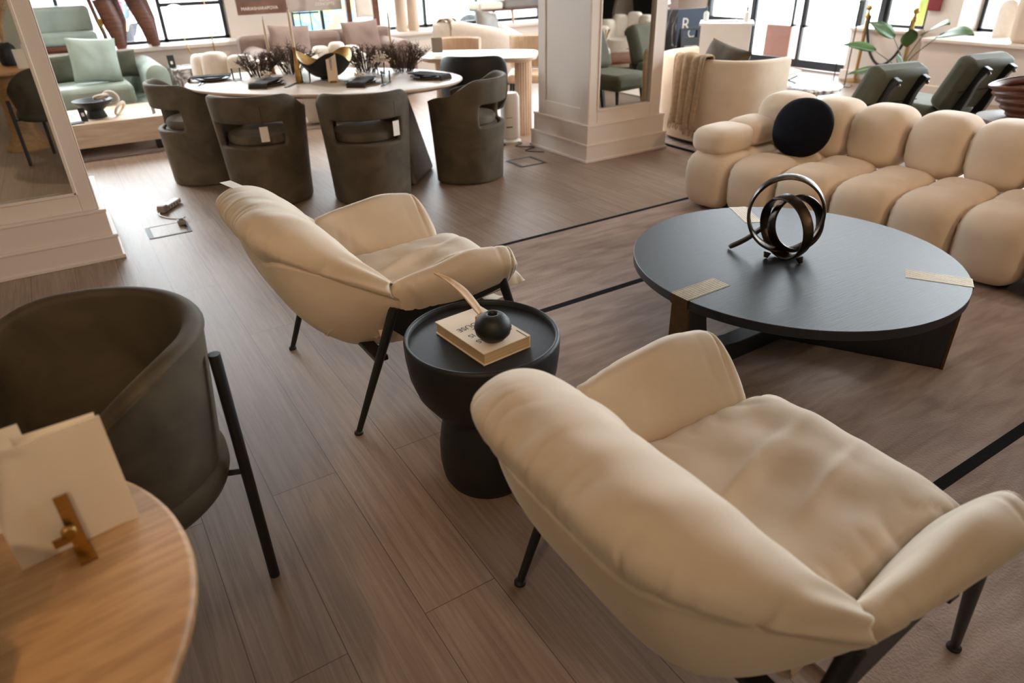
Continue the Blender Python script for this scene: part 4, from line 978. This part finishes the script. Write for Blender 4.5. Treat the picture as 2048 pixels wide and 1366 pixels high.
prof = [(-2.15, .35), (-2.2, .62), (-2.0, .82), (-1.2, .92), (-.7, 1.30), (.0, 1.42), (.9, 1.38), (1.55, 1.0), (2.1, .92), (2.2, .6), (2.15, .35)]
T = Matrix(((1, 0, 0, 0), (0, 0, -1, .85), (0, 1, 0, 0), (0, 0, 0, 1))); G().prism(prof, 1.7, T).build('car_body', 'carwhite', t, bevel=.08)
g = G(); g.box((.05, -.86, 1.12), (1.9, .01, .30)); g.build('side_window', 'carglass', t, flat=True)
for x in (-1.35, 1.35):
    for y in (-.78, .78): w_ = G().lathe([(.02, -.1), (.30, -.1), (.33, -.07), (.33, .07), (.30, .1), (.02, .1)], 28, Matrix.Translation((x, y, .33)) @ Matrix.Rotation(R(90), 4, 'X')).build('wheel', 'tyre', t); G().lathe([(.02, .1), (.2, .105), (.19, .11), (.02, .112)], 20, Matrix.Translation((x, y, .33)) @ Matrix.Rotation(R(90), 4, 'X')).build('hub_cap', 'greyplastic', w_)

# white daybed with a striped throw, second table with its chairs
t = thing('daybed', 'white curved back daybed under the window beyond the pale dining table', 'daybed', (5.1, 8.95, .0), R(0))
rows = []
for i in range(41):
    u = i / 40; a = R(-165 + 200 * u); h = .80 - .30 * min(1, max(0, (u - .18) / .55)) ** 1.1 + (.16 * max(0, (u - .75) / .25) ** 1.5 if u > .75 else 0)
    cx_, cy_ = .62 * math.cos(a) * 1.15, .48 * math.sin(a); nx, ny = math.cos(a), math.sin(a); row = []
    for q in range(16):
        b = 2 * math.pi * q / 16; row.append((cx_ + nx * .085 * spow(math.cos(b), .6), cy_ + ny * .085 * spow(math.cos(b), .6), h / 2 + .02 + (h / 2) * spow(math.sin(b), .35)))
    rows.append(row)
G().grid(rows, cv=True, cap=True).build('curved_back', 'ivory', t, angle=80)
G().grid([oval(.60, .42, z, 48, 2.4) for z in (.06, .10, .36, .42)], cv=True, cap=True).build('seat', 'ivory', t)
cushion('throw_pillow', .42, .40, .14, 'grey', (5.28, 8.98, .70), (R(-16), R(10), R(18)), 'pewter grey pillow inside the white curved daybed', seed=8)
g = G(); rows = []
for i in range(30):
    u = i / 29; a = -math.pi * u; rows.append([(4.42 + x, 8.76 + .11 * math.cos(a) - (.0 if .2 < u < .8 else 0), (.80 + .075 * math.sin(-a)) if .0 < u < 1 else .5) for x in (-.09, -.05, -.01, .03, .07, .11)])
pro = [(-.115, .45), (-.118, .62), (-.115, .76), (-.07, .835), (0, .85), (.07, .835), (.115, .76), (.118, .62)]
rows = [[(x, y + .004 * nz(x * 20, z * 9), z + .004 * nz(x * 20, y * 9)) for x in (-.10, -.06, -.02, .02, .06, .10)] for y, z in crom(pro, 30)]
o = G().grid(rows).build('striped_throw', 'throw', None, (4.52, 8.74, 0), (0, 0, R(28)), solid=.012, soff=0); tag(o, 'brown and cream throw hung over the left end of the white daybed', 'throw')
for x in (-.075, .0, .075): rows2 = [[(x - .014, y * 1.085, z + (.009 if z > .8 else 0)), (x + .014, y * 1.085, z + (.009 if z > .8 else 0))] for y, z in crom(pro, 30)]; G().grid(rows2).build('stripe', 'bronze' if x else 'paper', o, solid=.003, soff=0).data.materials.__setitem__(0, M['dry' if x else 'paper'])
T2 = R(-37)
t = thing('dining_table', 'pale rectangular dining table with fluted legs left of the middle column', 'dining table', (3.47, 6.05, 0), T2)
G().grid([oval(.49, .29, .70, 64, 5), oval(.535, .335, .715, 64, 5), oval(.54, .34, .728, 64, 5), oval(.535, .335, .745, 64, 5)], cv=True, cap=True).build('tabletop', 'stone', t, angle=60)
for x in (-.36, .40):
    rows = [[((.075 + (.006 if q % 2 else 0)) * math.cos(2 * math.pi * q / 40) + x, (.075 + (.006 if q % 2 else 0)) * math.sin(2 * math.pi * q / 40), z) for q in range(40)] for z in (0, .70)]
    G().grid(rows, cv=True, cap=True).build('fluted_leg', 'oak', t, flat=True)
t = thing('card_holder', 'clear block holding a grey card on the pale rectangular table', 'card holder', (3.12, 6.26, .746), R(-30))
rbox((0, 0, .014), (.07, .05, .028)).build('clear_block', 'glass', t, flat=True); rbox((0, 0, .085), (.10, .003, .13)).build('card', 'greyplastic', t, flat=True)
def side_chair(loc, rz, lb):
    t = thing('side_chair', lb, 'dining chair', loc, rz, 'beige side chairs')
    rbox((0, 0, .43), (.46, .46, .09)).build('seat', 'oak', t, bevel=.03)
    g = G(); rows = []
    for i in range(17):
        a = R(-38 + 76 * i / 16); x, y = .36 * math.sin(a), -.36 * math.cos(a) + .14
        rows.append([(x * 1.03, y - .025, .50), (x * 1.05, y - .03, .80), (x * 1.0, y - .01, .815), (x * .96, y + .02, .80), (x * .94, y + .02, .50)])
    g.grid(rows, cv=True, cap=True); g.build('backrest', 'oak', t)
    for x, y in ((-.19, -.19), (.19, -.19), (-.19, .19), (.19, .19)): G().tube([(x, y, .42), (x * 1.1, y * 1.1, 0)], [.016, .011], 8).build('leg', 'black', t)
    return t
sc1 = side_chair((3.62, 6.80, 0), R(143), 'beige upholstered side chair behind the pale table, left of the pair')
dup(sc1, (4.28, 6.42, 0), R(143), 'beige upholstered side chair behind the pale table, next to the middle column', 'beige side chairs')
t = thing('swivel_chair', 'black upholstered swivel chair between the oval table and the pale table', 'dining chair', (3.10, 5.52, 0), R(-36))
g = G(); rows = []
for i in range(33):
    a = R(-75 + 150 * i / 32); e = max(.02, 1 - (abs(a) / R(75)) ** 6) ** .5; row = []
    for q in range(24):
        b = 2 * math.pi * q / 24; r = .29 + .035 * spow(math.cos(b), .7) * e; z = .62 + .215 * e * spow(math.sin(b), .6)
        row.append((r * math.sin(a), -r * math.cos(a), z))
    rows.append(row)
g.grid(rows, cv=True, cap=True); g.build('wrap_back', 'navy', t, angle=80).data.materials[0] = M['matteblack']
G().lathe([(.02, .38), (.24, .38), (.26, .41), (.25, .46), (.02, .475)], 36).build('seat', 'matteblack', t)
G().tube([(0, 0, .06), (0, 0, .38)], .022, 12).build('stem', 'black', t)
for k_ in range(4):
    a = R(45 + 90 * k_ - 8); G().tube([(0, 0, .085), (.2 * math.cos(a), .2 * math.sin(a), .06), (.29 * math.cos(a), .29 * math.sin(a), .0)], [.018, .015, .012], 8).build('star_leg', 'black', t)
t = thing('air_purifier', 'white tower air purifier on the floor under the pale table by the column', 'air purifier', (3.50, 5.60, 0), R(-15))
G().grid([[(.085 * spow(math.cos(2 * math.pi * q / 32), .7), .075 * spow(math.sin(2 * math.pi * q / 32), .7), z) for q in range(32)] for z in (.05, .06, .42)] + [[(.07 * spow(math.cos(2 * math.pi * q / 32), .7), .06 * spow(math.sin(2 * math.pi * q / 32), .7), .45) for q in range(32)]], cv=True, cap=True).build('tower', 'whiteplastic', t)
G().lathe([(.02, 0), (.095, 0), (.10, .02), (.06, .05), (.02, .055)], 28).build('foot', 'whiteplastic', t)
g = G(); g.box((-.03, -.076, .155), (.06, .004, .01)); g.box((-.03, -.076, .24), (.06, .003, .004)); g.build('slot', 'ink', t, flat=True)
o = G().tube(crom([(3.50, 5.54, .01), (3.54, 5.46, .012), (3.44, 5.42, .006), (3.50, 5.34, .006), (3.56, 5.28, .006), (3.42, 5.22, .006), (3.53, 5.08, .006)], 60), .004, 6).build('power_cable', 'ink', None); tag(o, 'loose dark cable lying at the foot of the middle column', 'cable')

# ------------------------------------------------------------------ beyond the middle column: barrel sofa, entrance, plant, window seat
t = thing('barrel_sofa', 'tall backed beige barrel sofa with a fringed throw, right of the middle column', 'sofa', (5.14, 4.52, .012))
rows = []
for i in range(81):
    a = R(78 + 204 * i / 80)
    def pt(k, z, d): return (k * (.50 - d) * spow(math.cos(a), .72), k * (.56 - d) * spow(math.sin(a), .72), z)
    rows.append([pt(.90, .04, 0), pt(.97, .20, 0), pt(1.0, .45, 0), pt(1.0, .715, 0), pt(1, .735, .012), pt(1, .742, .035), pt(1, .735, .06), pt(1, .715, .072), pt(.98, .4, .08), pt(.95, .30, .09), pt(.86, .04, .08)])
G().grid(rows, cv=True, cap=True).build('barrel_back', 'boucle', t, angle=70)
G().grid([[(k * .46 * spow(math.cos(2 * math.pi * q / 48), .7) + .02, k * .50 * spow(math.sin(2 * math.pi * q / 48), .7), z) for q in range(48)] for k, z in ((.86, .04), (.94, .2), (.93, .38), (.85, .43))], cv=True, cap=True).build('seat', 'boucle', t, angle=70)
G().grid([[(k * .45 * spow(math.cos(2 * math.pi * q / 48), .7), k * .49 * spow(math.sin(2 * math.pi * q / 48), .7), z) for q in range(48)] for k, z in ((.9, 0), (.9, .04))], cv=True, cap=True).build('plinth', 'matteblack', t)
# throw: folds over the back and hangs down the outside
g = G(); rows = []
pro = [(.10, .44), (.085, .60), (.075, .72), (.06, .757), (.02, .772), (-.02, .765), (-.036, .73), (-.045, .60), (-.05, .45), (-.058, .30), (-.062, .19)]
cp = crom(pro, 60)
for i, (dx, z) in enumerate(cp):
    u = i / 59; row = []
    for j in range(41):
        v = j / 40; y = -.17 + .34 * v * (1 - .0 * u) + (.03 * u * (v - .5)); fold = .020 * math.sin(v * 12 + 1.2 * math.sin(u * 3)) * min(1, .35 + u * .9) + .008 * nz(v * 6, u * 4)
        edge = .05 * max(0, u - .6) * (1 if v < .45 else -.3) * 1.2
        row.append((dx - abs(fold) * (1 if dx < 0 else -1) - .004, y + .010 * math.sin(u * 9 + v * 3), z - edge * (.0 if z > .6 else 1) + (.010 * math.sin(v * 12) if z > .74 else 0)))
    rows.append(row)
g.grid(rows)
th = g.build('throw_blanket', 'throw', None, (4.652, 4.46, .012), (0, 0, R(-4)), solid=.008, soff=0, angle=80); tag(th, 'beige fringed linen throw hanging over the back of the barrel sofa', 'throw')
g = G(); rnd = random.Random(4)
for j in range(40):
    p = Vector(rows[-1][j]); g.tube([p, p + Vector((-.003 + rnd.uniform(-.004, .004), rnd.uniform(-.008, .008), -.025)), p + Vector((-.004, rnd.uniform(-.012, .012), -rnd.uniform(.045, .06)))], [.0028, .0026, .0012], 5)
g.build('fringe', 'throw', th)
cushion('throw_pillow', .50, .44, .15, 'dkolive', (4.93, 4.40, .635), (R(-20), R(8), R(-97)), 'dark moss velvet pillow peeking over the back of the barrel sofa', seed=11)
# reception: black marble kiosk, banner, A-frame, white counter
o = rbox((0, 0, .49), (.36, .34, .98)).build('marble_plinth', 'nero', None, (6.02, 6.42, 0), flat=True, bevel=.004); tag(o, 'tall black marble plinth with white veins beside the slate blue banner', 'plinth')
t = thing('arch_lamp', 'white arched lamp standing on the black marble plinth', 'lamp', (6.02, 6.42, .98), R(-30))
G().tube(crom([(-.10, 0, .012), (-.10, 0, .25), (-.02, 0, .36), (.08, 0, .30), (.12, 0, .10), (.13, 0, .05)], 32), .022, 10).build('arch', 'globe', t); rbox((0, 0, .006), (.28, .1, .012)).build('base', 'whiteplastic', t, flat=True)
t = thing('banner_stand', 'slate blue banner sign with white interlocked letters beside the black marble plinth', 'sign', (6.43, 6.30, 0), R(-10))
rbox((0, 0, .485), (.44, .05, .97)).build('banner', 'banner', t, flat=True)
text('R', .20, 'paper', t, (-.06, -.0265, .74), (R(90), 0, 0), depth=.0006); text('C', .14, 'paper', t, (.025, -.0265, .665), (R(90), 0, 0), depth=.0006)
text('Complimentary\nDesign', .055, 'paper', t, (-.19, -.0265, .545), (R(90), 0, 0), depth=.0005, align='LEFT', name='small_lettering')
o = rbox((0, 0, .9), (1.6, .06, 1.8)).build('screen_wall', 'bronze', None, (6.6, 7.5, 0), flat=True); o.data.materials[0] = M['walnut']; tag(o, 'dark brown screen behind the black marble plinth and the banner', 'screen')
t = thing('sandwich_board', 'black A-frame board with white lettering in front of the slate blue banner', 'sign', (6.15, 6.0, 0), R(-12))
for sg in (-1, 1):
    T = Matrix.Translation((0, 0, .80)) @ Matrix.Rotation(sg * R(12), 4, 'X')
    g = G(); g.box((-.125 + .0175, 0, -.40), (.035, .016, .80), T); g.box((.1075, 0, -.40), (.035, .016, .80), T); g.box((0, 0, -.45), (.18, .016, .70), T); g.box((0, 0, -.012), (.18, .016, .024), T)
    lf = g.build('board_leaf', 'matteblack', t, flat=True)
    if sg == -1: text('DESIGN WITH\nINSTALLERS', .026, 'paper', lf, tuple(T @ Vector((0, -.0085, -.20))), (R(78), 0, 0), depth=.0005)
t = thing('reception_counter', 'white reception counter with a fluted panel left of the glass door', 'counter', (6.08, 5.42, 0), R(-48))
rbox((0, 0, .44), (.50, .38, .88)).build('cabinet', 'whiteplastic', t, flat=True, bevel=.006); rbox((0, 0, .89), (.54, .42, .022)).build('counter_top', 'whiteplastic', t, flat=True, bevel=.004)
g = G(); g.box((-.13, -.196, .36), (.035, .014, .68)); g.box((.02, -.194, .36), (.02, .012, .68)); g.box((-.055, -.194, .70), (.13, .012, .02)); g.build('panel_moulding', 'whiteplastic', t, flat=True)
for x, y, lb, m, c in ((5.98, 5.62, 'clear bottle with a lilac cap on the white reception counter', 'whiteplastic', 'banner'), (6.19, 5.26, 'cream bottle with a black cap on the white reception counter', 'ivory', 'ink')):
    b_ = thing('pump_bottle', lb, 'bottle', (x, y, .901)); G().lathe([(.02, 0), (.026, .003), (.027, .07), (.022, .085), (.009, .092), (.009, .10)], 20).build('bottle', m, b_); G().lathe([(.011, .10), (.011, .135), (.004, .14)], 14).build('cap', c, b_)
o = rbox((0, 0, .006), (.20, .14, .012)).build('paper_pad', 'paper', None, (6.10, 5.42, .901), (0, 0, R(-40)), flat=True); tag(o, 'white paper pad on the white reception counter between the bottles', 'paper pad')
# low round marble table with magazines
t = thing('coffee_table', 'low round table of white and violet marble behind the barrel sofa', 'coffee table', (6.12, 4.48, .0125))
G().lathe([(.02, .335), (.40, .335), (.42, .345), (.42, .372), (.41, .38), (.02, .38)], 64).build('tabletop', 'lav', t, angle=50)
G().grid([[((.20 + (.012 if q % 2 else 0)) * math.cos(2 * math.pi * q / 56), (.20 + (.012 if q % 2 else 0)) * math.sin(2 * math.pi * q / 56), z) for q in range(56)] for z in (0, .335)], cv=True, cap=True).build('fluted_base', 'lav', t, flat=True)
t = thing('magazine', 'open white magazine on a black reading stand on the violet marble table', 'magazine', (6.08, 4.62, .393), R(-20))
for sg in (-1, 1): rbox((sg * .075, 0, .085), (.155, .21, .006), Matrix.Rotation(sg * R(-14), 4, 'Y')).build('page', 'paper', t, flat=True)
g = G(); g.tube([(-.10, -.09, .0), (.10, -.09, .07)], .006, 8); g.tube([(.10, -.09, .0), (-.10, -.09, .07)], .006, 8); g.tube([(-.10, .09, .0), (.10, .09, .07)], .006, 8); g.tube([(.10, .09, .0), (-.10, .09, .07)], .006, 8); g.build('cross_stand', 'black', t)['kind'] = 'stuff'
# sign holder and rope posts at the door
t = thing('sign_holder', 'black sign holder with two thin legs by the glass door', 'sign stand', (8.46, 5.57, 0), R(-62))
rbox((0, 0, .006), (.30, .20, .012)).build('base_plate', 'greyplastic', t, flat=True)
for x in (-.07, .07): G().tube([(x, 0, .01), (x, 0, .98)], .007, 8).build('leg', 'black', t)
rbox((0, 0, .97), (.2, .03, .012)).build('cross_bar', 'black', t, flat=True); rbox((-.04, 0, 1.22), (.36, .012, .46)).build('sign_panel', 'paper', t, flat=True)
def stanchion(loc, lb):
    t = thing('rope_stanchion', lb, 'stanchion', loc, 0, 'brass rope stanchions')
    G().lathe([(.02, 0), (.155, 0), (.155, .012), (.12, .022), (.03, .03)], 36).build('base', 'brass', t); G().tube([(0, 0, .02), (0, 0, .82)], .020, 14).build('post', 'brass', t)
    G().lathe([(.021, .76), (.03, .77), (.03, .80), (.018, .82), (.016, .84)], 20).build('collar', 'brass', t); G().sell((0, 0, .875), (.036, .036, .036), 1, 1, 14, 18).build('finial', 'brass', t); return t
s1 = stanchion((8.93, 5.66, 0), 'brass rope stanchion nearer the glass door'); dup(s1, (8.80, 4.98, 0), 0, 'brass rope stanchion behind the leafy plant', 'brass rope stanchions')
o = G().tube(crom([(8.93, 5.63, .79), (8.92, 5.62, .62), (8.89, 5.50, .36), (8.86, 5.32, .24), (8.83, 5.14, .36), (8.81, 5.02, .62), (8.80, 5.0, .79)], 48), .017, 10).build('barrier_rope', 'black', None); tag(o, 'black rope sagging between the two brass stanchions', 'rope')
# potted bird of paradise
t = thing('potted_plant', 'potted plant with large paddle leaves in front of the window seat', 'plant', (7.62, 4.32, 0))
G().lathe([(.02, 0), (.13, 0), (.15, .02), (.175, .30), (.165, .31), (.15, .27), (.02, .26)], 36).build('pot', 'pot', t)
def leafblade(g, p0, d, up, L, W):
    rows = []; side = d.cross(up).normalized()
    for i in range(13):
        u = i / 12; w = W * math.sin(math.pi * min(1, u * .96 + .04) ** .75) ; c = p0 + d * L * u - up * (L * .28 * u * u)
        rows.append([c + side * w * v_ + up * (.16 * W * abs(v_) ** 1.5) for v_ in (-1, -.5, 0, .5, 1)])
    g.grid(rows)
for (y, z), (dy, dz), L, W in (((.38, .56), (.55, .25), .38, .07), ((.28, .36), (.75, .05), .36, .07), ((.02, .62), (-.2, .5), .34, .08), ((-.14, .74), (-.6, .42), .46, .12), ((-.34, .74), (-.8, .3), .5, .11), ((.16, .70), (.5, .5), .36, .09), ((-.05, .40), (.1, .6), .26, .05)):
    top = Vector((.05 * math.sin(y * 30), y * .8, z)); st = G().tube(crom([(0, 0, .26), (.01, y * .15, .26 + (z - .26) * .5), tuple(top)], 12), [.008 - .0004 * k_ for k_ in range(12)], 8).build('stem', 'stem', t)
    g = G(); leafblade(g, top, Vector((-.35, dy, dz)).normalized(), Vector((-.45, -.2, .85)).normalized(), L, W); g.build('leaf', 'leaf', st, solid=.003, soff=0)
o = rbox((0, 0, .0), (.02, .16, .16)).build('red_notice', 'redblock', None, (9.27, 5.04, .93), flat=True); tag(o, 'small red notice on the wall behind the leafy plant', 'notice')
o = rbox((0, 0, .35), (.3, .32, .7)).build('lime_jacket', 'lime', None, (9.95, 5.42, .3), bevel=.1); tag(o, 'lime yellow jacket shape outside the narrow window by the door', 'jacket')
# green velvet chairs with black rails
def rail_chair(loc, rz, lb):
    t = thing('lounge_chair', lb, 'armchair', loc, rz, 'grey green chairs with black rails')
    Tb = Matrix.Translation((0, -.20, .44)) @ Matrix.Rotation(R(24), 4, 'X')
    G().box((0, 0, .205), (.50, .17, .42), Tb).build('back_cushion', 'dkgreen', t, bevel=.055)
    g = G(); g.box((0, -.087, .19), (.50, .006, .006), Tb); g.build('back_seam', 'ink', t, flat=True)
    rbox((0, .10, .37), (.54, .60, .16)).build('seat_cushion', 'dkgreen', t, bevel=.05)
    for sg in (1, -1):
        rows = []
        for y, z, w in crom([(-.115, .40, .05), (-.09, .28, .06), (-.10, .16, .07), (-.11, .0, .07), (-.10, -.22, .05), (-.135, -.405, .035)], 30):
            rows.append([Tb @ Vector((sg * .14 + dx, y + dy * w, z)) for dx, dy in ((-.022, -.6), (.022, -.6), (.022, .5), (-.022, .5))])
        rl = G().grid(rows, cv=True, cap=True).build('rear_rail', 'black', t, bevel=.006)
        G().sell(tuple(Tb @ Vector((sg * .14, -.150, .37))), (.012, .012, .012), 1, 1, 8, 10).build('rivet', 'steel', rl)
        G().tube([(sg * .2, .33, .32), (sg * .21, .36, 0)], [.02, .014], 8).build('front_leg', 'black', t)
    return t
rc = rail_chair((5.05, 3.20, 0), R(-8), 'grey green velvet chair with two black back rails, nearer the cream sofa')
dup(rc, (5.99, 3.08, .0), R(-8), 'grey green velvet chair with two black back rails, nearer the window seat', 'grey green chairs with black rails')
# ridged brown bowl on a grey pedestal table
t = thing('pedestal_table', 'grey round pedestal table behind the cream sofa carrying the ridged bowl', 'side table', (5.42, 2.16, 0))
G().lathe([(.02, .50), (.27, .50), (.275, .51), (.275, .525), (.02, .53)], 48).build('tabletop', 'pot', t); G().lathe([(.16, 0), (.16, .02), (.05, .05), (.045, .46), (.10, .50)], 32).build('pedestal', 'pot', t)
rows = []
for i in range(41):
    u = i / 40; rr_ = .09 + .17 * u ** .8; row = []
    for j in range(80):
        a = 2 * math.pi * j / 80; w = 1 + .05 * math.sin(2 * a + .5); rd = .009 * math.sin(u * math.pi * 9)
        row.append(((rr_ + rd) * w * math.cos(a) * 1.15, (rr_ + rd) * w * math.sin(a), .21 * u + .018 * u * math.sin(2 * a + 1)))
    rows.append(row)
b_ = thing('ridged_bowl', 'brown bowl with wavy ridges on the grey pedestal table', 'bowl', (5.42, 2.16, .531)); G().grid(rows, cv=True).build('ridged_wall', 'walnut', b_, solid=.012, soff=-1); G().lathe([(.01, 0), (.09, 0), (.092, .01), (.01, .012)], 32).build('bottom', 'walnut', b_)
# window seat things
o = rbox((0, 0, .30), (.34, .55, .60)).build('block_chair', 'boucle', None, (8.92, 3.62, .616), (0, R(-6), R(4)), bevel=.07); tag(o, 'tan upholstered block chair on the window seat at the right edge', 'chair')
o = G().grid([[(x * .5 if False else p[0] * .07, p[1], p[2]) for p in [(sx_, yy, zz) for sx_ in (-1, 1) for yy, zz in [(0, 0)]]] for x in (0,)] * 2 if False else [[(.06 * math.cos(2 * math.pi * q / 28), .10 * math.sin(2 * math.pi * q / 28), 0) for q in range(28)], [(.06 * math.cos(2 * math.pi * q / 28), .10 * math.sin(2 * math.pi * q / 28), .30) for q in range(28)], [(.045 * math.cos(2 * math.pi * q / 28), .075 * math.sin(2 * math.pi * q / 28), .36) for q in range(28)], [(.015 * math.cos(2 * math.pi * q / 28), .025 * math.sin(2 * math.pi * q / 28), .385) for q in range(28)]], cv=True, cap=True).build('arch_vase', 'ivory', None, (9.28, 4.20, .616)); tag(o, 'white arched vase standing on the window seat behind the block chair', 'vase')
o = rbox((0, 0, .015), (.08, .06, .03)).build('door_stop', 'ink', None, (9.22, 4.50, .616), (0, 0, R(30)), bevel=.008); tag(o, 'small black gadget lying on the window seat', 'gadget')

# ------------------------------------------------------------------ seen in the middle column's mirror, right of the frame
t = thing('coffee_table', 'low red walnut table on the pale patterned rug, seen in the middle mirror', 'coffee table', (6.45, 1.75, .012))
G().grid([oval(.60, .36, .29, 48, 2.6), oval(.62, .38, .30, 48, 2.6), oval(.62, .38, .325, 48, 2.6), oval(.61, .37, .33, 48, 2.6)], cv=True, cap=True).build('tabletop', 'walnut', t)
for x in (-.4, .4): rbox((x, 0, .145), (.10, .40, .29)).build('slab_leg', 'walnut', t, bevel=.02)
v = thing('bud_vase', 'round white vase with dried stems on the low red walnut table', 'vase', (6.10, 1.85, .343)); G().lathe([(.03, 0), (.05, .005), (.085, .07), (.075, .13), (.03, .16), (.026, .19), (.03, .2)], 32).build('vase', 'ivory', v)
g = G()
for q in range(6): g.tube([(0, 0, .1), (.02 * math.cos(q), .02 * math.sin(q), .24), (.07 * math.cos(q), .07 * math.sin(q), .36)], [.003, .003, .008], 6)
g.build('dried_stems', 'pampas', v)['kind'] = 'stuff'
tub((7.25, .95, .012), R(60), 'white channel backed tub chair on the pale patterned rug, seen in the middle mirror', .9)
t = thing('oval_board', 'large oval taupe board on a low foot, seen in the middle mirror', 'board', (8.5, -.6, 0), R(-25))
G().grid([[(.40 * spow(math.cos(2 * math.pi * q / 64), .85), y, .50 + .49 * spow(math.sin(2 * math.pi * q / 64), .9)) for q in range(64)] for y in (-.02, .02)], cv=True, cap=True).build('panel', 'taupe', t, angle=50); rbox((0, 0, .02), (.5, .2, .04)).build('foot', 'taupe', t, flat=True)
o = rbox((0, 0, .9), (.04, 2.2, 1.5)).build('wall_screen', 'matteblack', None, (9.66, -1.7, .25), flat=True); tag(o, 'large black wall panel, seen in the middle mirror', 'panel')
t = thing('low_shelf', 'low red walnut shelf under the black wall panel, seen in the middle mirror', 'shelf', (9.2, -.75, 0)); rbox((0, 0, .25), (.4, .9, .03)).build('shelf_board', 'walnut', t, flat=True); rbox((0, 0, .05), (.4, .9, .03)).build('shelf_board', 'walnut', t, flat=True)
for y in (-.42, .42): rbox((0, y, .125), (.4, .03, .25)).build('side', 'walnut', t, flat=True)
o = rbox((0, 0, .07), (.05, .11, .14)).build('book', 'redblock', None, (9.1, -.6, .266), flat=True); tag(o, 'dark red book standing on the low walnut shelf', 'book')
o = rbox((0, 0, .07), (.05, .11, .14)).build('book', 'paper', None, (9.1, -.44, .266), flat=True); tag(o, 'white book standing on the low walnut shelf', 'book')
